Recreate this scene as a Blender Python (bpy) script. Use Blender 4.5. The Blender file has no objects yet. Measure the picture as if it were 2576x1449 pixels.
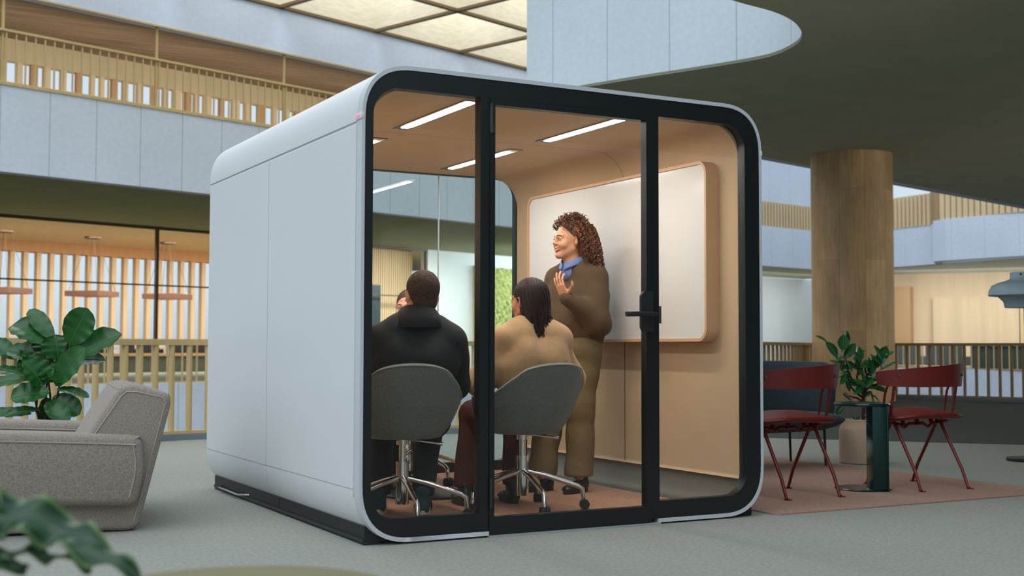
import bpy, bmesh, math, random
import numpy as np
from mathutils import Vector, Matrix, Euler
random.seed(7); np.random.seed(7)
S = bpy.context.scene
COL = S.collection
PI = math.pi
sin, cos = math.sin, math.cos

# ------------------------------------------------------------------ camera
f_px, pitch, yaw, roll = 3136.18, .0477, .4941, .0023
CAM = Vector((-2.0828, -5.323, .9041))
fw = Vector((sin(yaw)*cos(pitch), cos(yaw)*cos(pitch), sin(pitch)))
rt = Vector((cos(yaw), -sin(yaw), 0)); up = rt.cross(fw)
R_ = rt*cos(roll)+up*sin(roll); U_ = -rt*sin(roll)+up*cos(roll)
cd = bpy.data.cameras.new('camera'); cam = bpy.data.objects.new('camera', cd); COL.objects.link(cam)
cam.matrix_world = Matrix(((R_.x, U_.x, -fw.x, CAM.x), (R_.y, U_.y, -fw.y, CAM.y), (R_.z, U_.z, -fw.z, CAM.z), (0, 0, 0, 1)))
cd.sensor_width = 36; cd.lens = f_px/2576*36; cd.clip_end = 300
cd.dof.use_dof = True; cd.dof.focus_distance = 6.9; cd.dof.aperture_fstop = 3.6
S.camera = cam

# ------------------------------------------------------------------ world, big lights, exposure
S.view_settings.view_transform = 'Standard'; S.view_settings.look = 'None'
S.view_settings.gamma = 1; S.view_settings.exposure = 0.0
S.view_settings.use_curve_mapping = False
W = bpy.data.worlds.new('sky'); S.world = W; W.use_nodes = True
nt = W.node_tree; nt.nodes.clear()
wo = nt.nodes.new('ShaderNodeOutputWorld'); bg = nt.nodes.new('ShaderNodeBackground')
tc = nt.nodes.new('ShaderNodeTexCoord'); sx = nt.nodes.new('ShaderNodeSeparateXYZ')
cr = nt.nodes.new('ShaderNodeValToRGB'); mr = nt.nodes.new('ShaderNodeMapRange')
nt.links.new(tc.outputs['Generated'], sx.inputs[0]); nt.links.new(sx.outputs['Z'], mr.inputs['Value'])
mr.inputs['From Min'].default_value = -1; mr.inputs['From Max'].default_value = 1
nt.links.new(mr.outputs[0], cr.inputs[0])
e = cr.color_ramp.elements
e[0].position = .44; e[0].color = (.05, .055, .06, 1)
e[1].position = .52; e[1].color = (.64, .77, .86, 1)
n3 = e.new(1.0); n3.color = (.66, .76, .88, 1)
nt.links.new(cr.outputs[0], bg.inputs[0]); bg.inputs['Strength'].default_value = 1.0
nt.links.new(bg.outputs[0], wo.inputs[0])

def area(name, loc, target, size, power, color, size_y=None, spread=None):
    l = bpy.data.lights.new(name, 'AREA'); l.energy = power; l.color = color; l.size = size
    if size_y: l.shape = 'RECTANGLE'; l.size_y = size_y
    if spread: l.spread = spread
    o = bpy.data.objects.new(name, l); COL.objects.link(o); o.location = loc
    o.rotation_euler = (Vector(target)-Vector(loc)).to_track_quat('-Z', 'Y').to_euler()
    return o
sun = bpy.data.lights.new('sun', 'SUN'); sun.energy = 1.45; sun.angle = math.radians(70); sun.color = (.96, .98, 1)
so = bpy.data.objects.new('sun', sun); COL.objects.link(so); so.location = (-10, 0, 20)
so.rotation_euler = Vector((.50, .36, -.80)).to_track_quat('-Z', 'Y').to_euler()

# frame of the far side of the atrium: s runs along it, t goes away from us
FO = Vector((.576, 20.58, 0)); FU = Vector((.9426, .3338, 0)); FN = Vector((-.3338, .9426, 0))
def FW(s, t, z): return FO+FU*s+FN*t+Vector((0, 0, z))
# warm light inside the slatted room across the atrium
for s_ in (4, 10, 16):
    area('room_fill', FW(s_, 11, 4.2), FW(s_, 11.5, 0), 5, 560, (1, .93, .82), 5)
area('gallery_fill', FW(6, .8, 6.3), FW(6, 3.6, 7.5), 14, 120, (1, .95, .88), .5)  # unseen fill lamp added to brighten the gallery ceiling and header
area('room_fill', (40.5, 31, 4.1), (42, 32, 1), 9, 420, (1, .96, .90), 3)
area('room_fill', FW(24, 5, 4.2), FW(23, 8, 1.5), 8, 620, (.95, .98, 1), 2)  # unseen fill lamp added to brighten the white wall and moss
area('room_fill', FW(17.0, 4.5, 4.1), FW(17, 7.3, 1), 4, 230, (1, .93, .82), 1.0, 2.0)  # unseen fill lamp added to lift the timber panel wall
area('deck_fill', (17.5, 3.0, 4.15), (13.6, 9.5, 1.5), 4, 260, (1, .95, .86), 4)  # unseen fill lamp added to brighten the oak column
area('soffit_light', (36.5, 38.5, 4.1), (36.0, 41, 1), 8, 170, (.92, .96, 1), 2)
area('skylight', FW(8, -6, 14.5), FW(8, -6, 0), 26, 4200, (1, .99, .97), 18)

# ------------------------------------------------------------------ materials
MATS = {}
def srgb(r, g, b):
    return tuple(((c/255)/12.92 if c/255 <= .04045 else ((c/255+.055)/1.055)**2.4) for c in (r, g, b))
def newmat(name):
    m = bpy.data.materials.new(name); m.use_nodes = True
    return m, m.node_tree, m.node_tree.nodes['Principled BSDF']
def M(name, col, rough=.5, metal=0, noise=0, nscale=20, bump=0, bscale=100, stretch=(1, 1, 1), spec=None, coat=0, sheen=0, sss=0, detail=4):
    """plain procedural surface: colour varied by stretched noise, optional bump"""
    if name in MATS: return MATS[name]
    m, t, b = newmat(name); N = t.nodes; L = t.links
    b.inputs['Base Color'].default_value = (*col, 1); b.inputs['Roughness'].default_value = rough
    b.inputs['Metallic'].default_value = metal
    if spec is not None: b.inputs['Specular IOR Level'].default_value = spec
    if coat: b.inputs['Coat Weight'].default_value = coat; b.inputs['Coat Roughness'].default_value = .08
    if sheen: b.inputs['Sheen Weight'].default_value = sheen
    if sss:
        b.inputs['Subsurface Weight'].default_value = sss; b.inputs['Subsurface Radius'].default_value = (.012, .004, .002)
        b.inputs['Subsurface Scale'].default_value = 1
    if noise or bump:
        c = N.new('ShaderNodeTexCoord'); mp = N.new('ShaderNodeMapping'); mp.inputs['Scale'].default_value = stretch
        L.new(c.outputs['Object'], mp.inputs[0])
    if noise:
        n = N.new('ShaderNodeTexNoise'); n.inputs['Scale'].default_value = nscale; n.inputs['Detail'].default_value = detail
        L.new(mp.outputs[0], n.inputs['Vector'])
        r = N.new('ShaderNodeMapRange'); r.inputs['From Min'].default_value = .3; r.inputs['From Max'].default_value = .7
        r.inputs['To Min'].default_value = 1-noise; r.inputs['To Max'].default_value = 1+noise
        L.new(n.outputs[0], r.inputs['Value'])
        v = N.new('ShaderNodeVectorMath'); v.operation = 'SCALE'; v.inputs[0].default_value = col
        L.new(r.outputs[0], v.inputs['Scale']); L.new(v.outputs[0], b.inputs['Base Color'])
    if bump:
        n2 = N.new('ShaderNodeTexNoise'); n2.inputs['Scale'].default_value = bscale; n2.inputs['Detail'].default_value = 3
        L.new(mp.outputs[0], n2.inputs['Vector'])
        bp = N.new('ShaderNodeBump'); bp.inputs['Strength'].default_value = bump; bp.inputs['Distance'].default_value = .004
        L.new(n2.outputs[0], bp.inputs['Height']); L.new(bp.outputs[0], b.inputs['Normal'])
    MATS[name] = m
    return m
def emis(name, col, s):
    m, t, b = newmat(name); b.inputs['Base Color'].default_value = (*col, 1)
    b.inputs['Emission Color'].default_value = (*col, 1); b.inputs['Emission Strength'].default_value = s
    MATS[name] = m; return m
def uvpanel(name, col, spacing, off=0, width=.012, noise=.07, nscale=8, dark=.62, rough=.8, speck=.0):
    """concrete cast in panels: a joint every `spacing` metres of UV.u"""
    m, t, b = newmat(name); N = t.nodes; L = t.links
    uv = N.new('ShaderNodeUVMap'); s = N.new('ShaderNodeSeparateXYZ'); L.new(uv.outputs[0], s.inputs[0])
    a = N.new('ShaderNodeMath'); a.operation = 'SUBTRACT'; L.new(s.outputs[0], a.inputs[0]); a.inputs[1].default_value = off
    w = N.new('ShaderNodeMath'); w.operation = 'PINGPONG'; L.new(a.outputs[0], w.inputs[0]); w.inputs[1].default_value = spacing/2
    # pingpong reaches 0 at each multiple of spacing
    r = N.new('ShaderNodeMapRange'); r.inputs['From Min'].default_value = width*.5; r.inputs['From Max'].default_value = width*1.5
    r.inputs['To Min'].default_value = dark; r.inputs['To Max'].default_value = 1; L.new(w.outputs[0], r.inputs['Value'])
    n = N.new('ShaderNodeTexNoise'); n.inputs['Scale'].default_value = nscale; n.inputs['Detail'].default_value = 6
    L.new(uv.outputs[0], n.inputs['Vector'])
    n2 = N.new('ShaderNodeTexNoise'); n2.inputs['Scale'].default_value = .7; n2.inputs['Detail'].default_value = 2
    L.new(uv.outputs[0], n2.inputs['Vector'])
    ad = N.new('ShaderNodeMath'); ad.operation = 'ADD'; L.new(n.outputs[0], ad.inputs[0]); L.new(n2.outputs[0], ad.inputs[1])
    r2 = N.new('ShaderNodeMapRange'); r2.inputs['From Min'].default_value = .6; r2.inputs['From Max'].default_value = 1.4
    r2.inputs['To Min'].default_value = 1-noise; r2.inputs['To Max'].default_value = 1+noise; L.new(ad.outputs[0], r2.inputs['Value'])
    mu = N.new('ShaderNodeMath'); mu.operation = 'MULTIPLY'; L.new(r.outputs[0], mu.inputs[0]); L.new(r2.outputs[0], mu.inputs[1])
    v = N.new('ShaderNodeVectorMath'); v.operation = 'SCALE'; v.inputs[0].default_value = col
    L.new(mu.outputs[0], v.inputs['Scale']); L.new(v.outputs[0], b.inputs['Base Color']); b.inputs['Roughness'].default_value = rough
    MATS[name] = m; return m
def woodplank(name, c1, c2, pw=.25, ph=2.2, grain=60, mort=.004, rough=.55):
    """staves on UV: u across, v along the grain"""
    m, t, b = newmat(name); N = t.nodes; L = t.links
    uv = N.new('ShaderNodeUVMap'); br = N.new('ShaderNodeTexBrick'); mp = N.new('ShaderNodeMapping')
    mp.inputs['Rotation'].default_value = (0, 0, PI/2); L.new(uv.outputs[0], mp.inputs[0]); L.new(mp.outputs[0], br.inputs['Vector'])
    br.inputs['Scale'].default_value = 1; br.inputs['Brick Width'].default_value = ph; br.inputs['Row Height'].default_value = pw
    br.inputs['Mortar Size'].default_value = mort; br.inputs['Color1'].default_value = (*c1, 1); br.inputs['Color2'].default_value = (*c2, 1)
    br.inputs['Mortar'].default_value = (*[x*.6 for x in c1], 1); br.inputs['Mortar Smooth'].default_value = .2; br.inputs['Bias'].default_value = 0
    mp2 = N.new('ShaderNodeMapping'); mp2.inputs['Scale'].default_value = (1, .07, 1); L.new(uv.outputs[0], mp2.inputs[0])
    n = N.new('ShaderNodeTexNoise'); n.inputs['Scale'].default_value = grain; n.inputs['Detail'].default_value = 5; L.new(mp2.outputs[0], n.inputs['Vector'])
    n2 = N.new('ShaderNodeTexNoise'); n2.inputs['Scale'].default_value = 4; n2.inputs['Detail'].default_value = 3
    mp3 = N.new('ShaderNodeMapping'); mp3.inputs['Scale'].default_value = (1, .4, 1); L.new(uv.outputs[0], mp3.inputs[0]); L.new(mp3.outputs[0], n2.inputs['Vector'])
    ad = N.new('ShaderNodeMath'); ad.operation = 'ADD'; L.new(n.outputs[0], ad.inputs[0]); L.new(n2.outputs[0], ad.inputs[1])
    r = N.new('ShaderNodeMapRange'); r.inputs['From Min'].default_value = .6; r.inputs['From Max'].default_value = 1.4
    r.inputs['To Min'].default_value = .74; r.inputs['To Max'].default_value = 1.24; L.new(ad.outputs[0], r.inputs['Value'])
    v = N.new('ShaderNodeVectorMath'); v.operation = 'SCALE'; L.new(br.outputs[0], v.inputs[0]); L.new(r.outputs[0], v.inputs['Scale'])
    L.new(v.outputs[0], b.inputs['Base Color']); b.inputs['Roughness'].default_value = rough
    MATS[name] = m; return m
def glassmat(name, tint, ior=1.45, gain=1.0):
    m = bpy.data.materials.new(name); m.use_nodes = True; t = m.node_tree; N = t.nodes; L = t.links; N.clear()
    o = N.new('ShaderNodeOutputMaterial'); mx = N.new('ShaderNodeMixShader'); tr = N.new('ShaderNodeBsdfTransparent')
    gl = N.new('ShaderNodeBsdfGlossy'); fr = N.new('ShaderNodeFresnel'); fr.inputs[0].default_value = ior
    gl.inputs['Roughness'].default_value = 0.0; tr.inputs[0].default_value = (*tint, 1)
    g = N.new('ShaderNodeMath'); g.operation = 'MULTIPLY'; g.inputs[1].default_value = gain; L.new(fr.outputs[0], g.inputs[0])
    L.new(g.outputs[0], mx.inputs[0]); L.new(tr.outputs[0], mx.inputs[1]); L.new(gl.outputs[0], mx.inputs[2]); L.new(mx.outputs[0], o.inputs[0])
    MATS[name] = m; return m

m_conc = uvpanel('pale concrete', (.64, .74, .88), 1.02, 0, .010)
m_conc_plain = uvpanel('smooth concrete', (.62, .73, .92), 3.0, 1.5, .005, dark=.9)
m_conc_lip = uvpanel('near concrete', (.68, .77, .84), .92, .1, .007, nscale=14)
m_conc_curve = uvpanel('light concrete', (.60, .68, .82), 1.4, .5, .012, dark=.8)
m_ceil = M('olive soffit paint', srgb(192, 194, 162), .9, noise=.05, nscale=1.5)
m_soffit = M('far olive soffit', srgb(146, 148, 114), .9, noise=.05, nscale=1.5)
m_carpet = M('grey green carpet', srgb(145, 147, 138), .95, noise=.16, nscale=55, bump=.5, bscale=240)
m_carpet_shade = M('shaded carpet', srgb(60, 69, 66), .95, noise=.12, nscale=55, bump=.5, bscale=240)
m_floor_far = M('far floor', srgb(120, 128, 110), .9, noise=.04)
m_pine = M('pale pine', srgb(214, 192, 152), .6, noise=.06, nscale=6, stretch=(1, 1, .1))
m_rail = M('varnished ash', srgb(205, 180, 128), .5, noise=.07, nscale=14, stretch=(1, 1, .15))
m_rail_dark = M('shaded ash and pier brown', srgb(170, 140, 100), .5, noise=.07, nscale=14, stretch=(1, 1, .15))  # railing wood darkened to paint in its shade; also the pier's brown
m_wood_warm = M('warm larch', srgb(232, 206, 166), .6, noise=.07, nscale=5, stretch=(1, 1, .1))
m_wood_side = M('orange larch', srgb(206, 160, 112), .6, noise=.07, nscale=5, stretch=(1, 1, .1))
m_white_wall = M('white plaster', srgb(226, 232, 234), .85, noise=.015, nscale=2)
m_black = M('black metal', srgb(34, 38, 40), .42, noise=.04, nscale=6)
m_frame_black = M('satin black frame', srgb(20, 25, 28), .38)
m_dark_metal = M('bronze mullion', srgb(90, 68, 54), .5)
m_chrome = M('polished chrome', (.80, .80, .80), .10, 1)
m_rubber = M('black rubber', srgb(30, 30, 31), .6)

# ------------------------------------------------------------------ mesh builder
class MB:
    def __init__(s): s.v = []; s.f = []; s.mi = []; s.uv = None
    def add(s, vs, fs, mi=0):
        b = len(s.v); s.v += [tuple(v) for v in vs]; s.f += [tuple(i+b for i in q) for q in fs]; s.mi += [mi]*len(fs)
        return s
    def box(s, x0, x1, y0, y1, z0, z1, bev=0, mi=0, seg=2):
        if bev <= 0:
            return s.add([(x0, y0, z0), (x1, y0, z0), (x1, y1, z0), (x0, y1, z0), (x0, y0, z1), (x1, y0, z1), (x1, y1, z1), (x0, y1, z1)],
                [(0, 3, 2, 1), (4, 5, 6, 7), (0, 1, 5, 4), (1, 2, 6, 5), (2, 3, 7, 6), (3, 0, 4, 7)], mi)
        bm = bmesh.new(); bmesh.ops.create_cube(bm, size=1)
        for v in bm.verts: v.co = Vector(((x0+x1)/2+v.co.x*(x1-x0), (y0+y1)/2+v.co.y*(y1-y0), (z0+z1)/2+v.co.z*(z1-z0)))
        bmesh.ops.bevel(bm, geom=bm.edges[:], offset=bev, segments=seg, profile=.5, affect='EDGES')
        return s.addbm(bm, mi)
    def addbm(s, bm, mi=0, mat=None):
        if mat is not None: bm.transform(mat)
        bm.verts.index_update()
        vs = [v.co.copy() for v in bm.verts]; fs = [tuple(v.index for v in q.verts) for q in bm.faces]
        bm.free(); return s.add(vs, fs, mi)
    def obox(s, c, ax, ay, az, mi=0):
        """oriented box, half-axis vectors"""
        c = Vector(c); ax = Vector(ax); ay = Vector(ay); az = Vector(az)
        vs = [c+i*ax+j*ay+k*az for k in (-1, 1) for i, j in ((-1, -1), (1, -1), (1, 1), (-1, 1))]
        return s.add(vs, [(0, 3, 2, 1), (4, 5, 6, 7), (0, 1, 5, 4), (1, 2, 6, 5), (2, 3, 7, 6), (3, 0, 4, 7)], mi)
    def tube(s, pts, r, n=10, caps=True, mi=0, flat=1.0):
        pts = [Vector(p) for p in pts]; rs = r if isinstance(r, (list, tuple)) else [r]*len(pts)
        vs = []; prev = None
        for i, p in enumerate(pts):
            d = (pts[min(i+1, len(pts)-1)]-pts[max(i-1, 0)])
            d = d.normalized() if d.length > 1e-9 else Vector((0, 0, 1))
            if prev is None:
                a = d.cross(Vector((0, 0, 1)));
                if a.length < .05: a = d.cross(Vector((1, 0, 0)))
                a.normalize()
            else:
                a = prev-d*prev.dot(d); a = a.normalized() if a.length > 1e-6 else prev
            prev = a; b = d.cross(a)
            for k in range(n):
                t = 2*PI*k/n; vs.append(p+(a*cos(t)+b*sin(t)*flat)*rs[i])
        fs = []
        for i in range(len(pts)-1):
            for k in range(n): fs.append((i*n+k, i*n+(k+1) % n, (i+1)*n+(k+1) % n, (i+1)*n+k))
        if caps: fs.append(tuple(range(n-1, -1, -1))); fs.append(tuple((len(pts)-1)*n+k for k in range(n)))
        return s.add(vs, fs, mi)
    def lathe(s, prof, n=40, c=(0, 0), sy=1.0, mi=0):
        """prof: (r, z) bottom to top"""
        vs = []
        for r, z in prof:
            for k in range(n): vs.append((c[0]+r*cos(2*PI*k/n), c[1]+sy*r*sin(2*PI*k/n), z))
        fs = []
        for i in range(len(prof)-1):
            for k in range(n): fs.append((i*n+k, i*n+(k+1) % n, (i+1)*n+(k+1) % n, (i+1)*n+k))
        if prof[0][0] > 1e-4: fs.append(tuple(range(n-1, -1, -1)))
        if prof[-1][0] > 1e-4: fs.append(tuple((len(prof)-1)*n+k for k in range(n)))
        return s.add(vs, fs, mi)
    def grid(s, P, mi=0, closeu=False, flip=False):
        nu = len(P); nv = len(P[0]); fs = []
        for i in range(nu if closeu else nu-1):
            for j in range(nv-1):
                q = (i*nv+j, ((i+1) % nu)*nv+j, ((i+1) % nu)*nv+j+1, i*nv+j+1)
                fs.append(q[::-1] if flip else q)
        return s.add([p for r in P for p in r], fs, mi)
    def prism(s, poly, y0, y1, axes='xz', mi=0):
        """closed polygon extruded along the third axis"""
        def m(a, b, h): return (a, h, b) if axes == 'xz' else ((a, b, h) if axes == 'xy' else (h, a, b))
        n = len(poly); vs = [m(a, b, y0) for a, b in poly]+[m(a, b, y1) for a, b in poly]
        fs = [tuple(range(n)), tuple(range(2*n-1, n-1, -1))]+[(i, i+n, (i+1) % n+n, (i+1) % n) for i in range(n)]
        return s.add(vs, fs, mi)
    def ring(s, outer, inner, y0, y1, mi=0, axes='xz'):
        """frame between two outlines with the same number of points, extruded"""
        def m(a, b, h): return (a, h, b) if axes == 'xz' else ((a, b, h) if axes == 'xy' else (h, a, b))
        n = len(outer); vs = [m(*p, y0) for p in outer]+[m(*p, y0) for p in inner]+[m(*p, y1) for p in outer]+[m(*p, y1) for p in inner]
        fs = []
        for i in range(n):
            j = (i+1) % n
            fs += [(i, j, n+j, n+i), (2*n+i, 3*n+i, 3*n+j, 2*n+j), (i, 2*n+i, 2*n+j, j), (n+i, n+j, 3*n+j, 3*n+i)]
        return s.add(vs, fs, mi)
def mk(name, mb, mats, parent=None, smooth=None, label=None, fixn=True):
    me = bpy.data.meshes.new(name); me.from_pydata([tuple(v) for v in mb.v], [], mb.f); me.update()
    if not isinstance(mats, (list, tuple)): mats = [mats]
    for m in mats: me.materials.append(m)
    me.polygons.foreach_set('material_index', mb.mi)
    if fixn:
        bm = bmesh.new(); bm.from_mesh(me); bmesh.ops.recalc_face_normals(bm, faces=bm.faces[:]); bm.to_mesh(me); bm.free()
    if smooth is not None:
        me.polygons.foreach_set('use_smooth', [True]*len(me.polygons))
        if smooth < 180: me.set_sharp_from_angle(angle=math.radians(smooth))
    o = bpy.data.objects.new(name, me); COL.objects.link(o)
    if parent: o.parent = parent
    if label: o['label'] = label
    return o
def tag(o, label, cat, group=None, kind=None):
    o['label'] = label; o['category'] = cat
    if group: o['group'] = group
    if kind: o['kind'] = kind
    return o
def thing(name, label, cat, loc=(0, 0, 0), rz=0, group=None):
    o = bpy.data.objects.new(name, None); COL.objects.link(o); o.empty_display_size = .1
    o.location = loc; o.rotation_euler = (0, 0, rz); tag(o, label, cat, group); return o
def struct(name, mb, mats, label, cat, **k):
    o = mk(name, mb, mats, **k); return tag(o, label, cat, None, 'structure')
def dup(o, parent=None):
    c = o.copy(); COL.objects.link(c)
    if parent: c.parent = parent
    for ch in list(o.children): dup(ch, c)
    return c
def catmull(P, n=8, closed=False):
    P = [Vector(p) for p in P]; out = []; N = len(P)
    for i in range(N if closed else N-1):
        if closed: a, b, c, d = P[i-1], P[i], P[(i+1) % N], P[(i+2) % N]
        else: a, b, c, d = P[max(i-1, 0)], P[i], P[i+1], P[min(i+2, N-1)]
        for k in range(n):
            t = k/n; out.append(.5*((2*b)+(c-a)*t+(2*a-5*b+4*c-d)*t*t+(3*b-a-3*c+d)*t**3))
    if not closed: out.append(P[-1])
    return out
def resample(P, step):
    out = [P[0].copy()]; acc = 0
    for a, b in zip(P, P[1:]):
        L = (b-a).length; t = step-acc
        while t <= L: out.append(a+(b-a)*(t/L)); t += step
        acc = (acc+L) % step if L > 0 else acc
    return out
def rrect(x0, x1, z0, z1, r, n=10, pw=1.0):
    """rounded rectangle outline, counter-clockwise from bottom left corner"""
    pts = []
    rr = r if isinstance(r, (list, tuple)) else [r]*4
    for (cx, cz, a, q) in ((x0+rr[0], z0+rr[0], PI, rr[0]), (x1-rr[1], z0+rr[1], 1.5*PI, rr[1]), (x1-rr[2], z1-rr[2], 0, rr[2]), (x0+rr[3], z1-rr[3], .5*PI, rr[3])):
        for k in range(n+1):
            t = a+PI/2*k/n; pts.append((cx+q*cos(t), cz+q*sin(t)))
    return pts
def wallstrip(name, pts, z0, z1, mats, label, cat, thick=.25, side=1, uoff=0, parent=None, st=True):
    """vertical strip of wall along a plan polyline, UV.u = metres along it; given real thickness"""
    pts = [Vector((p[0], p[1], 0)) for p in pts]
    nrm = []
    for i in range(len(pts)):
        d = (pts[min(i+1, len(pts)-1)]-pts[max(i-1, 0)]).normalized(); nrm.append(Vector((-d.y, d.x, 0))*side)
    u = [uoff]
    for a, b in zip(pts, pts[1:]): u.append(u[-1]+(b-a).length)
    n = len(pts); vs = []
    for off in (0, thick):
        for z in (z0, z1): vs += [p+q*off+Vector((0, 0, z)) for p, q in zip(pts, nrm)]
    fs = []
    for i in range(n-1):
        fs += [(i, i+1, n+i+1, n+i), (2*n+i, 3*n+i, 3*n+i+1, 2*n+i+1), (n+i, n+i+1, 3*n+i+1, 3*n+i), (i, 2*n+i, 2*n+i+1, i+1)]
    fs += [(0, n, 3*n, 2*n), (n-1, 3*n-1, 4*n-1, 2*n-1)]
    mb = MB().add(vs, fs); o = mk(name, mb, mats, parent)
    me = o.data; uvl = me.uv_layers.new(name='UVMap')
    for l in me.loops:
        k = l.vertex_index; uvl.data[l.index].uv = (u[k % n]+(k//(2*n))*thick, me.vertices[k].co.z)
    if st: tag(o, label, cat, None, 'structure')
    return o
def slab(name, poly, z0, z1, mats, label, cat, mi_side=None):
    from mathutils.geometry import tessellate_polygon
    n = len(poly); tr = tessellate_polygon([[Vector((p[0], p[1], 0)) for p in poly]])
    mb = MB().add([(p[0], p[1], z0) for p in poly]+[(p[0], p[1], z1) for p in poly], [tuple(t) for t in tr]+[tuple(i+n for i in t) for t in tr]+[(i, (i+1) % n, n+(i+1) % n, n+i) for i in range(n)])
    o = mk(name, mb, mats); return tag(o, label, cat, None, 'structure')

# ------------------------------------------------------------------ implicit surfaces for bodies, cloth and leaves of flesh
def nets(val, org, h):
    ins = val < 0; nx, ny, nz = val.shape
    c = np.zeros((nx-1, ny-1, nz-1), np.int8)
    for dx in (0, 1):
        for dy in (0, 1):
            for dz in (0, 1): c += ins[dx:nx-1+dx, dy:ny-1+dy, dz:nz-1+dz]
    ac = np.argwhere((c > 0) & (c < 8)); idx = -np.ones(c.shape, np.int64); idx[tuple(ac.T)] = np.arange(len(ac))
    sm = np.zeros((len(ac), 3)); ct = np.zeros(len(ac))
    cor = [np.array((x, y, z)) for x in (0, 1) for y in (0, 1) for z in (0, 1)]
    for a in cor:
        for b in cor:
            if (b-a).sum() == 1 and (b >= a).all():
                pa = ac+a; pb = ac+b; va = val[tuple(pa.T)]; vb = val[tuple(pb.T)]; m = (va < 0) != (vb < 0)
                t = np.where(m, va/np.where(m, va-vb, 1), 0)
                sm[m] += (pa+t[:, None]*(b-a))[m]; ct[m] += 1
    V = sm/ct[:, None]*h+org; Fs = []
    for ax in range(3):
        o1, o2 = [(1, 2), (2, 0), (0, 1)][ax]
        A = ins; sl0 = [slice(None)]*3; sl1 = [slice(None)]*3; sl0[ax] = slice(0, -1); sl1[ax] = slice(1, None)
        e0 = A[tuple(sl0)]; e1 = A[tuple(sl1)]; E = np.argwhere(e0 != e1); sg = e0[tuple(E.T)]
        ok = (E[:, o1] > 0) & (E[:, o2] > 0) & (E[:, o1] < c.shape[o1]) & (E[:, o2] < c.shape[o2]); E = E[ok]; sg = sg[ok]
        q = []
        for d1, d2 in ((-1, -1), (0, -1), (0, 0), (-1, 0)):
            w = E.copy(); w[:, o1] += d1; w[:, o2] += d2; q.append(idx[tuple(w.T)])
        q = np.stack(q, 1); q[~sg] = q[~sg][:, ::-1]; Fs.append(q)
    Fq = np.concatenate(Fs); return V, Fq[(Fq >= 0).all(1)]
class SDF:
    """smooth union of tapered capsules and ellipsoids"""
    def __init__(s, lo, hi, h): s.h = h; s.lo = np.array(lo, float); n = np.ceil((np.array(hi)-s.lo)/h).astype(int)+1; s.n = n; s.val = np.full(n, .5, np.float32)
    def _sub(s, lo, hi, m):
        a = np.maximum(np.floor((np.array(lo)-m-s.lo)/s.h).astype(int), 0); b = np.minimum(np.ceil((np.array(hi)+m-s.lo)/s.h).astype(int)+1, s.n)
        if (b <= a).any(): return None, None
        g = [s.lo[i]+s.h*np.arange(a[i], b[i]) for i in range(3)]
        return tuple(slice(a[i], b[i]) for i in range(3)), np.meshgrid(*g, indexing='ij')
    def _mix(s, sl, d, k, cut=False):
        v = s.val[sl]; d = d.astype(np.float32)
        if cut:
            d = -d; hh = np.clip(.5-.5*(v-d)/k, 0, 1); s.val[sl] = v*(1-hh)+d*hh+k*hh*(1-hh)
        else:
            hh = np.clip(.5+.5*(d-v)/k, 0, 1); s.val[sl] = d*(1-hh)+v*hh-k*hh*(1-hh)
    def cap(s, a, b, ra, rb=None, k=.02, cut=False, sq=None):
        rb = ra if rb is None else rb; a = np.array(a, float); b = np.array(b, float); r = max(ra, rb)
        sl, G = s._sub(np.minimum(a, b)-r, np.maximum(a, b)+r, 3*k+2*s.h)
        if sl is None: return s
        X, Y, Z = G; ab = b-a; L2 = max((ab**2).sum(), 1e-9)
        t = np.clip(((X-a[0])*ab[0]+(Y-a[1])*ab[1]+(Z-a[2])*ab[2])/L2, 0, 1)
        d = np.sqrt((X-a[0]-t*ab[0])**2+(Y-a[1]-t*ab[1])**2+(Z-a[2]-t*ab[2])**2)-(ra+(rb-ra)*t)
        s._mix(sl, d, k, cut); return s
    def ell(s, c, r, k=.02, rot=None, cut=False):
        c = np.array(c, float); r = np.array(r, float); R = r.max()
        sl, G = s._sub(c-R, c+R, 3*k+2*s.h)
        if sl is None: return s
        P = np.stack([G[0]-c[0], G[1]-c[1], G[2]-c[2]], -1)
        if rot is not None: P = P@np.array(Euler(rot).to_matrix())
        k0 = np.sqrt(((P/r)**2).sum(-1)); k1 = np.sqrt(((P/r**2)**2).sum(-1))
        s._mix(sl, np.where(k1 > 1e-6, k0*(k0-1)/np.maximum(k1, 1e-6), -r.min()), k, cut); return s
    def halfcut(s, p, n):
        """remove everything on the side n points to"""
        g = [s.lo[i]+s.h*np.arange(s.n[i]) for i in range(3)]
        d = ((g[0]-p[0])*n[0])[:, None, None]+((g[1]-p[1])*n[1])[None, :, None]+((g[2]-p[2])*n[2])[None, None, :]
        s.val = np.maximum(s.val, d.astype(np.float32)); return s
    def folds(s, amp, sc=1.0, zr=None, seed=0):
        g = [s.lo[i]+s.h*np.arange(s.n[i]) for i in range(3)]; X, Y, Z = np.meshgrid(*g, indexing='ij')
        rs = np.random.RandomState(seed); w = 0
        for q in range(6):
            d = rs.normal(size=3); d[2] *= 1.4; d = d/np.linalg.norm(d)*rs.uniform(14, 42)*sc
            w = w+np.sin(d[0]*X+d[1]*Y+d[2]*Z+rs.uniform(0, 6)+1.6*np.sin(9*sc*X+7*sc*Z+q))
        s.val += (amp*w/3).astype(np.float32); return s
    def mesh(s):
        s.val[0] = s.val[-1] = .1; s.val[:, 0] = s.val[:, -1] = .1; s.val[:, :, 0] = s.val[:, :, -1] = .1
        return nets(s.val, s.lo, s.h)
def mbsdf(mb, sd, mat=None, mi=0):
    V, Fq = sd.mesh()
    if mat is not None: A = np.array(mat); V = V@A[:3, :3].T+A[:3, 3]
    return mb.add(V.tolist(), Fq.tolist(), mi)

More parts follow.
